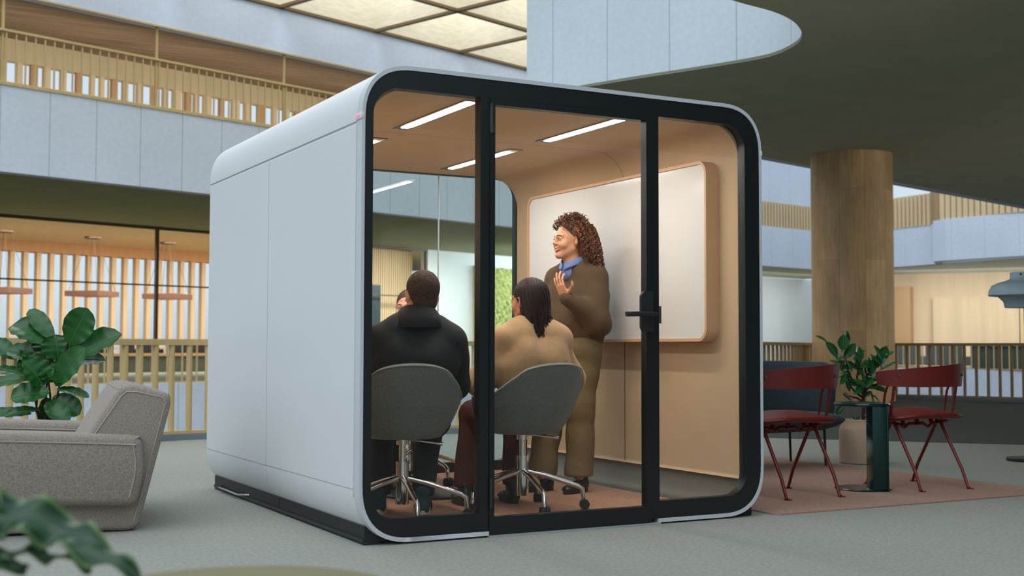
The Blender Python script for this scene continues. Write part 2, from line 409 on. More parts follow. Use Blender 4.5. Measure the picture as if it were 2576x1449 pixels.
# ================================================================== SETTING
# our floor: deck with a curved edge towards the atrium
edge = catmull([(-5.5, 2.4, 0), (-3.4, 3.9, 0), (-1.4, 5.23, 0), (-.82, 5.62, 0), (-.05, 6.35, 0), (.78, 6.85, 0), (1.5, 6.85, 0), (2.6, 6.7, 0), (3.9, 6.5, 0), (5.6, 6.9, 0), (8.74, 8.75, 0), (11.75, 10.54, 0),
                (13.3, 11.75, 0), (14.1, 11.6, 0), (14.62, 10.7, 0), (15.3, 9.1, 0), (15.7, 6.9, 0), (16.2, 3, 0)], 8)
dark = [(15.9, 4.2), (9.6, .6), (7.76, 2.77), (7.45, 3.09), (6.99, 3.66), (6.0, 4.75), (5.2, 5.9), (5.1, 6.75)]
floor_poly = [(p.x, p.y) for p in edge]+[(30, 2), (30, -12), (-14, -12), (-14, 0)]
slab('floor', floor_poly, -.35, 0, m_carpet, 'grey green carpeted floor of the near deck', 'floor')
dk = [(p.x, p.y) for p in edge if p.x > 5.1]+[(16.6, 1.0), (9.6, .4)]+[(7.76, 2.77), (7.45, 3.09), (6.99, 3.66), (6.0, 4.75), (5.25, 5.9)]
slab('floor_shaded_carpet', dk, .0, .004, m_carpet_shade, 'shaded carpet with painted shade around the wooden column', 'floor')  # shade on the deck floor, put in as a darker carpet colour
# kerb under the railing
kerb = wallstrip('trim_1', [(p.x, p.y) for p in edge], -.35, .06, M('kerb paint', srgb(120, 132, 140), .7), 'low grey blue kerb along the deck edge', 'trim', thick=.16, side=1)

# our ceiling (underside of the storey above) with its rounded opening
lipP = [(6.6, 10.2), (5.95, 9.35), (6.294, 8.176), (6.564, 7.486), (6.904, 6.714), (7.197, 5.96), (7.232, 5.583), (7.11, 5.142), (6.922, 4.846), (6.697, 4.627), (6.382, 4.401), (5.988, 4.24), (5.392, 4.114), (4.2, 3.75)]
lip = [Vector((6.6, 10.2, 0)), Vector((5.97, 9.22, 0))]+catmull([(x, y, 0) for x, y in lipP[2:]], 6)
far_e = [(22.79, 15.02), (19.32, 14.01), (16.86, 13.33), (13.88, 12.39), (12.21, 11.91), (9.4, 11.05)]
cpoly = [(31, 17.2), *far_e]+[(p.x, p.y) for p in lip]+[(3.2, 2.6), (2.9, 0), (3.0, -5), (3.2, -12), (31, -12)]
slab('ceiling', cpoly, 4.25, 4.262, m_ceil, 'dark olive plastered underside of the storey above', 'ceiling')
wallstrip('wall_opening', [(p.x, p.y) for p in lip], 4.283, 6.05, m_conc_lip, 'pale concrete parapet around the rounded ceiling opening', 'wall', thick=.2, side=1, uoff=.3)
lo_ = []
for i, p in enumerate(lip):
    d = (lip[min(i+1, len(lip)-1)]-lip[max(i-1, 0)]).normalized(); lo_.append((p.x+d.y*.006, p.y-d.x*.006))
wallstrip('trim_2', lo_, 4.2622, 4.283, M('shadow gap', srgb(130, 140, 132), .6), 'grey green edge trim of the ceiling opening', 'trim', thick=.22, side=1)
wallstrip('trim_3', [(p[0], p[1]) for p in [(31, 17.2)]+far_e+[(6.6, 10.2)]], 4.24, 6.05, m_conc, 'concrete edge of the storey above, away from the camera', 'trim', thick=.2, side=1)

# unseen walls added behind and right of the camera to block horizon light
wallstrip('wall_front_occluder', [(-9, -12.2), (30, -12.2)], 0, 6.0, m_white_wall, 'unseen white wall added behind the camera to block light', 'wall', thick=-.3, side=1)
wallstrip('wall_right_occluder', [(30.2, -12.2), (30.2, 3)], 0, 4.3, M('dark timber wall', srgb(150, 122, 90), .7), 'unseen timber wall added on the right to block light', 'wall', thick=.3, side=-1)

# far side of the atrium
def fbox(mb, s0, s1, t0, t1, z0, z1, mi=0):
    c = FW((s0+s1)/2, (t0+t1)/2, (z0+z1)/2); return mb.obox(c, FU*(s1-s0)/2, FN*(t1-t0)/2, Vector((0, 0, (z1-z0)/2)), mi)
def fpt(s, t): p = FW(s, t, 0); return (p.x, p.y)
wallstrip('wall_back_upper', [fpt(-8, 0), fpt(27, 0)], 4.3, 6.05, m_conc, 'pale concrete panelled parapet band across the atrium', 'wall', thick=.3, uoff=-8+.02)
wallstrip('wall_back_top', [fpt(-8, 0), fpt(27, 0)], 7.83, 8.855, m_conc_plain, 'smooth concrete band below the skylight grid', 'wall', thick=.3)
wallstrip('wall_back_lower', [fpt(-8, 0), fpt(27, 0)], -1.7, .12, m_conc, 'concrete band below the lower gallery across the atrium', 'wall', thick=.3, uoff=-8+.02)
mb = MB(); fbox(mb, -8, 27, .3, 7.8, 4.3, 4.5); fbox(mb, -8, 27, .3, 18, -.1, .12, 1); fbox(mb, -8, 27, 7.8, 18, 4.3, 4.5, 2); fbox(mb, -8, 27, .3, 3.6, 5.9, 6.0, 1)
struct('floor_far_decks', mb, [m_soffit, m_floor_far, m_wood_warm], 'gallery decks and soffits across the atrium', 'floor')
m_plankceil = M('dark larch boards', srgb(140, 112, 86), .7, noise=.3, nscale=1.6, stretch=(.3, 6, 6), detail=3)
mb = MB(); fbox(mb, -8, 27, .3, 5, 7.83, 8.0)
o = struct('ceiling_gallery', mb, m_plankceil, 'dark wooden board ceiling of the upper gallery', 'ceiling')
mb = MB(); fbox(mb, -8, 27, -.012, 0, 7.80, 7.84); fbox(mb, -8, 27, -.02, 0, 6.0, 6.06)
struct('trim_4', mb, m_rail, 'thin wooden trims along the concrete bands', 'trim')

# skylight grid: deep pale timber coffers, 3 m cells
m_coffer = M('pale maple boards', srgb(230, 224, 206), .6, noise=.09, nscale=3, stretch=(1, 1, 5))
m_coffer_edge = M('maple edge', srgb(120, 98, 66), .6)
g = thing('skylight_grid', 'deep pale timber coffer grid of the skylight above the atrium', 'skylight', FW(0, 0, 8.89))
inv = g.location
mb = MB(); me_ = MB()
def gb(mb, s0, s1, t0, t1, z0, z1):
    c = FW((s0+s1)/2, (t0+t1)/2, (z0+z1)/2)-inv; mb.obox(c, FU*(s1-s0)/2, FN*(t1-t0)/2, Vector((0, 0, (z1-z0)/2)))
for i in range(-1, 8):
    s_ = .66+3.0*i; gb(mb, s_-.035, s_+.035, -15, 0, 8.93, 11.2); gb(me_, s_-.06, s_+.06, -15, 0, 8.86, 8.93)
for j in range(0, 6):
    t_ = -2.9*j; gb(mb, -2.4, 21.7, t_-.035, t_+.035, 8.93, 11.2); gb(me_, -2.4, 21.7, t_-.06, t_+.06, 8.86, 8.93)
mk('coffer_boards', mb, m_coffer, g); mk('coffer_edge_strip', me_, m_coffer_edge, g)

# upper gallery back wall: timber header, posts with sky between them
g = thing('slatted_timber_wall', 'light timber wall with a slatted window strip, upper gallery', 'wall panel', FW(0, 3.5, 6.0)); inv = g.location
mb = MB(); gb(mb, -8, 27, 3.5, 3.7, 7.32, 7.84); mk('header', mb, m_pine, g)
random.seed(3)
mb = MB(); s_ = -1.0; k = 0
while s_ < 11.5:
    w = random.choice((.10, .16, .22, .13)); mb = MB(); gb(mb, s_, s_+w, 3.5, 3.62, 6.0, 7.33); mk('slat', mb, m_wood_warm if k % 3 else m_wood_side, g); s_ += w+random.choice((.15, .2, .26)); k += 1
# balustrades
def balustrade(name, label, path, z0, z1, step, r_post, mat, group=None, flat=False, rail_h=.05, rail_w=.07, base=True, extra=None, ends=None):
    c = path[len(path)//2]; g = thing(name, label, 'railing', (c.x, c.y, z0), 0, group); L0 = Vector((c.x, c.y, z0))
    P = [p-L0+Vector((0, 0, 0)) for p in path]
    def strip(zc, h, w):
        mb = MB(); vs = []; n = len(P)
        for i, p in enumerate(P):
            d = (P[min(i+1, n-1)]-P[max(i-1, 0)]).normalized(); q = Vector((-d.y, d.x, 0))
            for a, b in ((-w/2, -h/2), (w/2, -h/2), (w/2, h/2), (-w/2, h/2)): vs.append(Vector((p.x, p.y, 0))+q*a+Vector((0, 0, zc+b)))
        fs = [(i*4+k, i*4+(k+1) % 4, (i+1)*4+(k+1) % 4, (i+1)*4+k) for i in range(n-1) for k in range(4)]+[(0, 1, 2, 3), ((n-1)*4+3, (n-1)*4+2, (n-1)*4+1, (n-1)*4)]
        return mb.add(vs, fs)
    H = z1-z0
    mk('top_rail', strip(H-rail_h/2, rail_h, rail_w), mat, g, smooth=35)
    if base: mk('bottom_rail', strip(.015, .03, rail_w), mat, g, smooth=35)
    Q = resample(P, step)
    for i, p in enumerate(Q):
        if ends and not ends(path[0]*0+Vector((p.x+L0.x, p.y+L0.y, 0))): continue
        mb = MB()
        mb.tube([(p.x, p.y, .02), (p.x, p.y, H-rail_h)], r_post, 10 if not flat else 4)
        mk('post', mb, mat, g, smooth=50 if not flat else None)
    return g
inset = []
for i, p in enumerate(edge):
    d = (edge[min(i+1, len(edge)-1)]-edge[max(i-1, 0)]).normalized(); inset.append(p+Vector((-d.y, d.x, 0))*.06)
leftR = [p for p in inset if -2.2 < p.x < 4.6]; rightR = [p for p in inset if p.x >= 8.0 and p.y > 5.0]
balustrade('railing', 'wooden balustrade with round posts between the armchair plant and the pod', leftR, .06, .97, .185, .030, m_rail)
balustrade('railing', 'wooden balustrade with painted shade, curving behind the wooden column', rightR, .06, 1.0, .2, .026, m_rail_dark, flat=False)
balustrade('railing', 'thin wooden balustrade of the upper gallery across the atrium', [FW(-1.5+.5*i, .06, 0)*1 for i in range(22)], 6.05, 7.12, .2, .02, m_rail)
balustrade('railing', 'thin wooden balustrade of the lower gallery across the atrium', [FW(-1+.5*i, .06, 0)*1 for i in range(47)], .12, 1.07, .37, .022, m_rail)
for i, s_ in enumerate((.04, 3.45, 6.86)):
    mb = MB(); mb.tube([FW(s_, .1, 6.05), FW(s_, .1, 7.84)], .035, 8)
    o = mk('gallery_post', mb, m_rail, smooth=60); tag(o, ['slim gallery post, leftmost at the picture edge', 'slim gallery post, second from the left', 'slim gallery post just above the pod roof edge'][i], 'post', 'slim posts of the upper gallery')

# glazed partition and room behind, left of the pod
g = thing('glass_partition', 'glazed partition with thin bronze mullions in front of the slatted room', 'partition', FW(8.2, 7.6, .12)); inv = g.location
mb = MB(); gb(mb, -8, 18.8, 7.55, 7.65, 4.22, 4.30); mk('top_track', mb, m_dark_metal, g)
mb = MB(); gb(mb, -8, 18.8, 7.57, 7.63, 2.62, 2.66); mk('transom', mb, m_dark_metal, g)
for s_ in (-1.8, 3.2, 8.2, 13.4, 18.75):
    mb = MB(); gb(mb, s_-.04, s_+.04, 7.55, 7.65, .12, 4.24); mk('mullion', mb, m_dark_metal, g)
g = thing('slatted_screen', 'tall larch slat screen with sky between the slats', 'screen', FW(10, 15, .12)); inv = g.location
mb = MB(); gb(mb, 0, 20, 14.9, 15.35, 3.95, 4.3); mk('beam', mb, m_wood_side, g)
for i in range(42):
    s_ = 3.13+.447*i-1.8
    mb = MB(); c = FW(s_, 15.1, 2.1)-inv; mb.obox(c, FU*.075, FN*.10, Vector((0, 0, 1.95)), 0)
    mk('slat', mb, m_wood_warm, g)
m_walnut = M('walnut ring', srgb(116, 82, 64), .5, noise=.05)
for i, s_ in enumerate((5.86, 8.69, 11.35)):
    g = thing('pendant_lamp', ['flat square wooden pendant lamp at the left picture edge', 'flat square wooden pendant lamp, middle of the three', 'flat square wooden pendant lamp beside the dark mullion'][i], 'pendant lamp', FW(s_, 12, 2.45), math.radians(19.5+28), 'wooden ring pendants in the slatted room')
    q = .58
    mk('ring', MB().ring([(-q, -q), (q, -q), (q, q), (-q, q)], [(-q+.09, -q+.09), (q-.09, -q+.09), (q-.09, q-.09), (-q+.09, q-.09)], 0, .16, axes='xy'), m_walnut, g)
    mk('canopy', MB().lathe([(.26, 1.80), (.26, 1.84)], 24), m_dark_metal, g)
    mb = MB()
    for a, b in ((-1, -1), (1, -1), (1, 1), (-1, 1)): mb.tube([(a*.5, b*.5, .15), (a*.1, b*.1, 1.81)], .006, 4)
    mk('cord', mb, m_dark_metal, g)
# tables and chairs far inside the slatted room
for i, s_ in enumerate((6.2, 8.1, 10.0, 11.9, 13.4)):
    g = thing('long_table', 'dark wooden cafe table %s the slatted screen' % ['left along', 'second along', 'third along', 'fourth along', 'last along'][i], 'table', FW(s_, 12.6, .12), math.radians(19.5), 'cafe tables in the slatted room')
    mk('table_top', MB().box(-.65, .65, -.4, .4, .70, .75), m_wood_side, g)
    for a in (-.5, .5): mk('leg', MB().box(a-.03, a+.03, -.3, .3, 0, .70), m_black, g)
    for j, a in enumerate((-.32, .36)):
        c = thing('cafe_chair', 'dark cafe chair %s of the %s cafe table in the slatted room' % (['at the left side', 'at the right side'][j], ['first', 'second', 'third', 'fourth', 'fifth'][i]), 'chair', FW(s_+a, 11.75, .12), math.radians(19.5), 'dark chairs in the slatted room')
        mk('seat', MB().box(-.22, .22, -.22, .22, .43, .47), m_black, c); mk('backrest', MB().box(-.22, .22, -.24, -.2, .47, .92), m_black, c)
        for a2, b2 in ((-.19, -.19), (.19, -.19), (.19, .19), (-.19, .19)): mk('leg', MB().box(a2-.015, a2+.015, b2-.015, b2+.015, 0, .43), m_black, c)
g = thing('bench', 'long low orange wooden bench behind the lower gallery railing', 'bench', FW(8, 10.4, .12)); inv = g.location
mb = MB(); gb(mb, -2, 16, 10.3, 10.8, .62, .70); mk('seat', mb, m_wood_side, g)
mb = MB(); gb(mb, -2, 16, 10.35, 10.75, .12, .62); mk('base', mb, M('bench base', srgb(92, 98, 84), .8), g)

# part of the far side seen through the pod: timber panel wall, white wall, moss panel
wallstrip('wall_back_white', [fpt(18.9, 7.7), fpt(34, 7.7)], .12, 4.3, m_white_wall, 'white wall across the atrium seen through the pod', 'wall', thick=.3)
mb = MB()
for i in range(46): fbox(mb, 14.2+i*.1, 14.2+i*.1+.06, 8.3, 8.36, .12, 4.25)
fbox(mb, 14, 18.8, 8.36, 8.45, .12, 4.28, 1)
o = mk('timber_panel_wall', mb, [m_wood_warm, m_wood_side]); tag(o, 'ribbed timber panel wall seen through the pod behind the seated man', 'wall panel')
mb = MB(); fbox(mb, 15.2, 16.95, 7.9, 8.0, 1.1, 3.0); o = mk('wall_screen', mb, M('screen grey', srgb(52, 62, 66), .3)); tag(o, 'dark wall screen in the timber room behind the pod', 'screen')
mb = MB(); fbox(mb, 21.2, 21.45, 7.3, 7.7, .12, 3.85); fbox(mb, 21.45, 26.6, 7.55, 7.7, 3.78, 3.9, 1); fbox(mb, 21.45, 21.68, 7.6, 7.7, .9, 3.8, 1)
o = mk('panel_frame', mb, [m_pine, m_white_wall]); tag(o, 'pale frame around the green moss panel', 'frame')
m_moss = M('moss', srgb(176, 184, 112), .95, noise=.45, nscale=9, bump=1, bscale=14)
mo = MB(); P = []
rs = np.random.RandomState(5)
for i in range(90):
    P.append([FW(21.68+i*.055, 7.6-.10*abs(sin(i*.7+j*.4)*cos(j*.5-i*.3))-.11*rs.rand(), 1.0+j*.05) for j in range(57)])
mo.grid(P); o = mk('moss_panel', mo, m_moss, smooth=180); tag(o, 'rectangular panel of green preserved moss behind the seated woman', 'moss panel')
o.modifiers.new('thick', 'SOLIDIFY').thickness = .05

# far structures right of the pod
a2 = [(26, 33.78), (31.248, 34.928), (34.824, 35.706), (41, 37.05)]
N2 = Vector((-.213, .977, 0))
def off2(d): return [(x+N2.x*d, y+N2.y*d) for x, y in a2]
wallstrip('wall_corner_parapet', a2, 4.3, 5.95, m_conc_curve, 'pale concrete parapet at the far corner between pod and column', 'wall', thick=.3)
wallstrip('wall_corner_top', off2(.1), 7.0, 11.5, m_conc_curve, 'tall pale concrete wall at the far corner', 'wall', thick=.3)
wallstrip('wall_corner_lower', a2, -1.7, .1, m_conc_curve, 'lower concrete band at the far corner', 'wall', thick=.3)
wallstrip('wall_corner_white', off2(5.2)+[(50, 44.1)], .1, 4.3, m_white_wall, 'plain white wall between the pod and the wooden column', 'wall', thick=.3)
mb = MB(); q0 = off2(.3); q1 = off2(5.2)
mb.add([(*q0[0], 4.32), (*q0[-1], 4.32), (*q1[-1], 4.32), (*q1[0], 4.32), (*q0[0], 4.5), (*q0[-1], 4.5), (*q1[-1], 4.5), (*q1[0], 4.5)], [(0, 1, 2, 3), (4, 5, 6, 7), (0, 1, 5, 4), (2, 3, 7, 6)])
mb.add([(*q0[0], .1), (*q0[-1], .1), (*q1[-1], .1), (*q1[0], .1), (*q0[0], 0), (*q0[-1], 0), (*q1[-1], 0), (*q1[0], 0)], [(0, 1, 2, 3), (4, 5, 6, 7), (0, 1, 5, 4), (2, 3, 7, 6)], 1)
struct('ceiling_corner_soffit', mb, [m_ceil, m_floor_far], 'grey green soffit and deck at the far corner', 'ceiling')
def fins(name, label, pts, z0, z1, step, w, depth, mats, board=True):
    P = resample([Vector((x, y, 0)) for x, y in pts], step); mb = MB()
    for i, p in enumerate(P[:-1]):
        d = (P[i+1]-p).normalized(); q = Vector((-d.y, d.x, 0)); mb.obox(p+Vector((0, 0, (z0+z1)/2)), d*w/2, q*depth/2, Vector((0, 0, (z1-z0)/2)), 0)
    if board:
        d = (P[-1]-P[0]).normalized(); q = Vector((-d.y, d.x, 0)); c = (P[0]+P[-1])/2
        mb.obox(c+q*(depth/2+.05)+Vector((0, 0, (z0+z1)/2)), d*(P[-1]-P[0]).length/2, q*.03, Vector((0, 0, (z1-z0)/2)), 1)
    o = mk(name, mb, mats); tag(o, label, 'screen'); return o
m_greige = M('grey back board', srgb(150, 148, 150), .8)
fins('baluster_screen', 'narrow grey brown baluster screen at the far corner above the parapet', off2(.05), 5.95, 7.0, .2, .09, .06, [m_pine, m_greige])
G0 = [(37.35, 37.0), (36.73, 32.9), (36.75, 30.75)]; G1 = [(36.75, 30.74), (35.5, 29.7), (35.41, 28.98), (35.92, 25.8), (36.4, 22.6), (37, 19)]
wallstrip('wall_right_parapet', G0+G1[1:], 4.3, 5.9, m_conc_curve, 'pale concrete parapet right of the wooden column', 'wall', thick=.3, side=1)
wallstrip('wall_right_lower', G0+[(36.9, 25), (37.2, 19)], -1.7, .1, m_conc_curve, 'lower pale concrete band right of the wooden column', 'wall', thick=.3, side=1)
mb = MB(); mb.add([(36.8, 38, 4.3), (36.8, 19, 4.3), (50, 19, 4.3), (50, 40, 4.3), (36.8, 38, 4.5), (36.8, 19, 4.5), (50, 19, 4.5), (50, 40, 4.5)], [(0, 1, 2, 3), (4, 5, 6, 7), (0, 1, 5, 4)])
mb.add([(36.8, 38, .1), (36.8, 19, .1), (50, 19, .1), (50, 40, .1)], [(0, 1, 2, 3)], 1)
struct('ceiling_right_soffit', mb, [m_white_wall, m_floor_far], 'pale lit soffit right of the wooden column', 'ceiling')
m_tim = M('beige timber boards', srgb(230, 208, 176), .6, noise=.08, nscale=1.2, stretch=(2, 2, .1))
wallstrip('wall_right_timber', [(38.5, 39.2), (43.8, 32.2), (48.5, 26)], .1, 4.3, [m_tim], 'beige timber clad back wall right of the column', 'wall', thick=.3)
g = thing('door_panel', 'pale timber door with dark handle in the timber clad wall', 'door', (44.0, 31.7, .1), math.atan2(-6.6, 5.0))
mk('leaf', MB().box(-.75, .75, -.08, 0, 0, 3.0), m_wood_warm, g); mk('handle', MB().box(-.6, -.35, -.14, -.08, 1.15, 1.2), m_black, g)
mk('surround', MB().box(-4.4, -.8, -.05, 0, 0, 3.05).box(-4.4, 1.2, -.05, 0, 3.05, 3.1), m_tim, g)
mb = MB().obox((40.0, 36.6, 1.9), (.62, -.82, 0), (.3, .2, 0), (0, 0, 1.8)); o = mk('timber_cupboard', mb, M('tan veneer', srgb(196, 160, 118), .5)); tag(o, 'tan timber cupboard block beside the wooden column, far room', 'cupboard')
fins('timber_screen', 'pale slatted timber screen above the parapet right of the column', [(37.0, 35.9), (36.73, 32.9), (36.75, 30.75)], 5.9, 7.2, .22, .14, .08, [m_pine, m_wood_warm])
fins('timber_screen', 'pale slatted timber screen at the right picture edge', [(35.5, 29.2), (35.92, 25.8), (36.4, 22.6)], 5.9, 8.6, .26, .2, .1, [m_pine, m_wood_warm])
mb = MB().obox((36.1, 29.9, 7.2), (.45, .55, 0), (.2, -.16, 0), (0, 0, 1.3)); o = mk('timber_pier', mb, m_rail_dark); tag(o, 'brown timber pier between the two slatted screens', 'pier')
for i, (x, y, w) in enumerate(((38.6, 34.6, 2.2), (38.4, 31.9, 1.7))):
    g = thing('bench_sofa', ['grey upholstered bench sofa beside the column, far gallery', 'grey upholstered bench sofa, right one of the far gallery'][i], 'sofa', (x, y, .1), math.radians(-85), 'grey bench sofas of the far gallery')
    mk('back', MB().box(-w/2, w/2, -.12, .12, .1, 1.0+.0, .04), M('slate felt', srgb(98, 104, 104), .9), g); mk('seat', MB().box(-w/2, w/2, .1, .75, .1, .48, .04), MATS['slate felt'], g)
mb = MB().box(37.8, 38.6, 24.5, 30.0, .1, 1.0, .02).box(37.7, 38.65, 24.4, 30.1, 1.0, 1.06, mi=1); o = mk('planter_counter', mb, [M('counter green', srgb(70, 84, 78), .7), m_pine]); tag(o, 'low dark green counter with pale top near the floor lamp, far gallery', 'counter')
def gp(p): return [Vector((x, y, 0)) for x, y in p]
balustrade('railing', 'thin gold balustrade across the atrium right of the column', gp([(37.0, 34.9), (36.9, 31), (36.9, 25), (37.15, 20)]), .1, 1.1, .36, .025, m_rail)
balustrade('railing', 'thin balustrade across the atrium between the pod and the column', gp([(31.2, 34.87), (34.8, 35.65), (36.7, 36.07)]), .1, 1.1, .36, .025, m_rail)

# wooden column
def uvcyl(name, c, r, z0, z1, mat, label, cat, n=64):
    mb = MB(); mb.lathe([(r, z0), (r, z1)], n, c); o = mk(name, mb, mat, smooth=50); me = o.data; uvl = me.uv_layers.new(name='UVMap')
    for p in me.polygons:
        us = []
        for li in p.loop_indices:
            v = me.vertices[me.loops[li].vertex_index].co; us.append(math.atan2(v.y-c[1], v.x-c[0]) % (2*PI))
        for li, u in zip(p.loop_indices, us):
            if max(us)-min(us) > PI and u < PI: u += 2*PI
            uvl.data[li].uv = (u*r, me.vertices[me.loops[li].vertex_index].co.z)
    return tag(o, label, cat)
m_col = woodplank('oak staves', srgb(228, 190, 140), srgb(196, 158, 114), .42, 2.4, 26)
uvcyl('wooden_column', (13.32, 10.85), .69, 0, 4.25, m_col, 'massive round column clad in oak staves, right of the pod', 'column')

# ================================================================== THE POD
PW, PD, PH = 2.33, 2.67, 2.22
Z0 = .009
m_shell = M('pod shell lacquer', srgb(214, 218, 220), .45, noise=.01, nscale=1.5)
m_edge = M('shell edge grey', srgb(196, 202, 206), .4)
m_seam = M('seam', srgb(158, 166, 170), .6)
m_lining = M('beige felt lining', srgb(200, 173, 138), .8, noise=.03, nscale=3, bump=.05, bscale=300)
m_cove = M('grey cove', srgb(112, 108, 98), .5)
m_podcarpet = M('terracotta carpet', srgb(176, 134, 108), .95, noise=.15, nscale=50, bump=.5, bscale=220)
m_glass = glassmat('clear glass', (.985, .99, .988), 1.42, .62)
m_glass_rear = glassmat('teal glass', (.915, .968, .965), 1.42, .62)
pod = thing('meeting_pod', 'large white meeting pod with black front frame and glass door', 'meeting pod')
def sup(x0, x1, z0, z1, r, n=14, e=2.5):
    pts = []
    for (cx, cz, a) in ((x0+r, z0+r, PI), (x1-r, z0+r, 1.5*PI), (x1-r, z1-r, 0), (x0+r, z1-r, .5*PI)):
        for k in range(n+1):
            t = a+PI/2*k/n; c, s_ = cos(t), sin(t); pts.append((cx+r*math.copysign(abs(c)**(2/e), c) if abs(c) > 1e-9 else cx, cz+r*math.copysign(abs(s_)**(2/e), s_) if abs(s_) > 1e-9 else cz))
    return pts
def ssq(x0, x1, z0, z1, r, n=14): return sup(x0, x1, z0, z1, r, n)
out = ssq(0, PW, Z0, PH, .27); inn = ssq(.018, PW-.018, Z0+.018, PH-.018, .252)
# groove along the left and right side at the upper seam and a fine lower seam
def notch(P):
    Q = []
    for i, p in enumerate(P):
        Q.append(p); q = P[(i+1) % len(P)]
        if abs(p[0]-PW) < 1e-6 and abs(q[0]-PW) < 1e-6 and q[1] > p[1]:
            Q += [(PW, 1.935), (PW-.007, 1.945), (PW, 1.962)]
        if abs(p[0]) < 1e-6 and abs(q[0]) < 1e-6 and q[1] < p[1]:
            Q += [(0, 1.962), (.007, 1.945), (0, 1.935)]
    return Q
def notch_in(P):
    Q = []
    for i, p in enumerate(P):
        Q.append(p); q = P[(i+1) % len(P)]
        if abs(p[0]-(PW-.018)) < 1e-6 and abs(q[0]-(PW-.018)) < 1e-6 and q[1] > p[1]:
            Q += [(p[0], z) for z in (1.935, 1.945, 1.962)]
        if abs(p[0]-.018) < 1e-6 and abs(q[0]-.018) < 1e-6 and q[1] < p[1]:
            Q += [(p[0], z) for z in (1.962, 1.945, 1.935)]
    return Q
mb = MB(); mb.ring(notch(out), notch_in(inn), .06, PD-.012); mk('shell', mb, m_shell, pod, smooth=25)
# front trim of the shell (plain grey edge), interrupted under the door
mb = MB()
ro = ssq(0, PW, Z0, PH, .27); ri = ssq(.016, PW-.016, Z0+.02, PH-.02, .252)
def part_ring(mb, A, B, y0, y1, skip):
    n = len(A)
    for i in range(n):
        j = (i+1) % n; a0, a1, b0, b1 = A[i], A[j], B[i], B[j]
        if abs(a0[1]-Z0) < 1e-6 and abs(a1[1]-Z0) < 1e-6:      # bottom edge: two pieces
            for x0, x1, xa, xb in ((a0[0], skip[0], b0[0], skip[0]), (skip[1], a1[0], skip[1], b1[0])):
                mb.add([(x0, y0, Z0), (x1, y0, Z0), (xb, y0, b0[1]), (xa, y0, b0[1]), (x0, y1, Z0), (x1, y1, Z0), (xb, y1, b0[1]), (xa, y1, b0[1])],
                       [(0, 1, 2, 3), (4, 5, 6, 7), (0, 1, 5, 4), (1, 2, 6, 5), (2, 3, 7, 6), (3, 0, 4, 7)])
            continue
        mb.add([(a0[0], y0, a0[1]), (a1[0], y0, a1[1]), (b1[0], y0, b1[1]), (b0[0], y0, b0[1]), (a0[0], y1, a0[1]), (a1[0], y1, a1[1]), (b1[0], y1, b1[1]), (b0[0], y1, b0[1])],
               [(0, 1, 2, 3), (4, 5, 6, 7), (0, 1, 5, 4), (2, 3, 7, 6)])
    return mb
part_ring(mb, ro, ri, -.004, .061, (.663, 1.643))
bm = bmesh.new(); me_t = bpy.data.meshes.new('t'); me_t.from_pydata(mb.v, [], mb.f); bm.from_mesh(me_t); bmesh.ops.remove_doubles(bm, verts=bm.verts[:], dist=1e-5)
mk('front_trim', MB().addbm(bm), m_edge, pod, smooth=30)
mb = MB()
mb.box(-.0006, .004, 1.398, 1.402, .25, 1.935); mb.box(-.0006, .004, .064, .067, .02+.2, 1.93)
mb.box(-.0005, .004, .075, 2.65, .2535, .2565); mk('panel_seam', mb, m_seam, pod)
mb = MB()                                                        # seam across the lower curve and above
arcp = [p for p in out if p[0] < .2 and p[1] < .275]; arcp.sort(key=lambda p: -p[1])
mb.tube([(p[0]+.0012, 1.40, p[1]+.0012) for p in arcp], .0022, 6); mk('curve_seam', mb, m_seam, pod)
# black front frame with left and right fixed lights and door opening
fo = rrect(.016, PW-.016, Z0+.02, PH-.02, .236, 14)
mb = MB()
gl = (.058, 2.216, .118, 2.110)
def halfframe(x_in0, x_in1, outer_x0, outer_x1, left):
    """frame piece around one fixed light"""
    n = 14
    if left:
        q = ssq(.016, PW-.016, Z0+.02, PH-.02, .252); o_ = [(outer_x1, Z0+.02)]+q[:15][::-1]+q[45:][::-1]+[(outer_x1, PH-.02)]
        i_ = [(x_in1, gl[2])]+[(gl[0]+.12+.12*cos(PI*1.5-PI/2*k/n), gl[2]+.12+.12*sin(PI*1.5-PI/2*k/n)) for k in range(n+1)]+[(gl[0]+.13+.13*cos(PI-PI/2*k/n), gl[3]-.13+.13*sin(PI-PI/2*k/n)) for k in range(n+1)]+[(x_in1, gl[3])]
    else:
        X = PW-.016
        q = ssq(.016, PW-.016, Z0+.02, PH-.02, .252); o_ = [(outer_x0, Z0+.02)]+q[15:45]+[(outer_x0, PH-.02)]
        i_ = [(x_in0, gl[2])]+[(gl[1]-.12+.12*cos(-PI/2+PI/2*k/n), gl[2]+.12+.12*sin(-PI/2+PI/2*k/n)) for k in range(n+1)]+[(gl[1]-.13+.13*cos(PI/2*k/n), gl[3]-.13+.13*sin(PI/2*k/n)) for k in range(n+1)]+[(x_in0, gl[3])]
    return o_, i_
for left in (True, False):
    o_, i_ = halfframe(1.650, .611, 1.600, .6595, left)
    mb.ring(o_, i_, .0, .06)
mb.box(.6595, 1.600, .0, .06, 2.113, PH-.02)
mk('front_frame', mb, m_frame_black, pod, smooth=25)
def fixed_light(x0, x1, rl, rr_, y):
    P = rrect(x0, x1, gl[2]-.01, gl[3]+.01, [rl, rr_, rr_, rl], 8); return MB().prism(P, y, y+.008)
mk('fixed_glass', fixed_light(.05, .62, .12, .002, .012), m_glass, pod)
mk('fixed_glass', fixed_light(1.64, 2.225, .002, .12, .012), m_glass, pod)
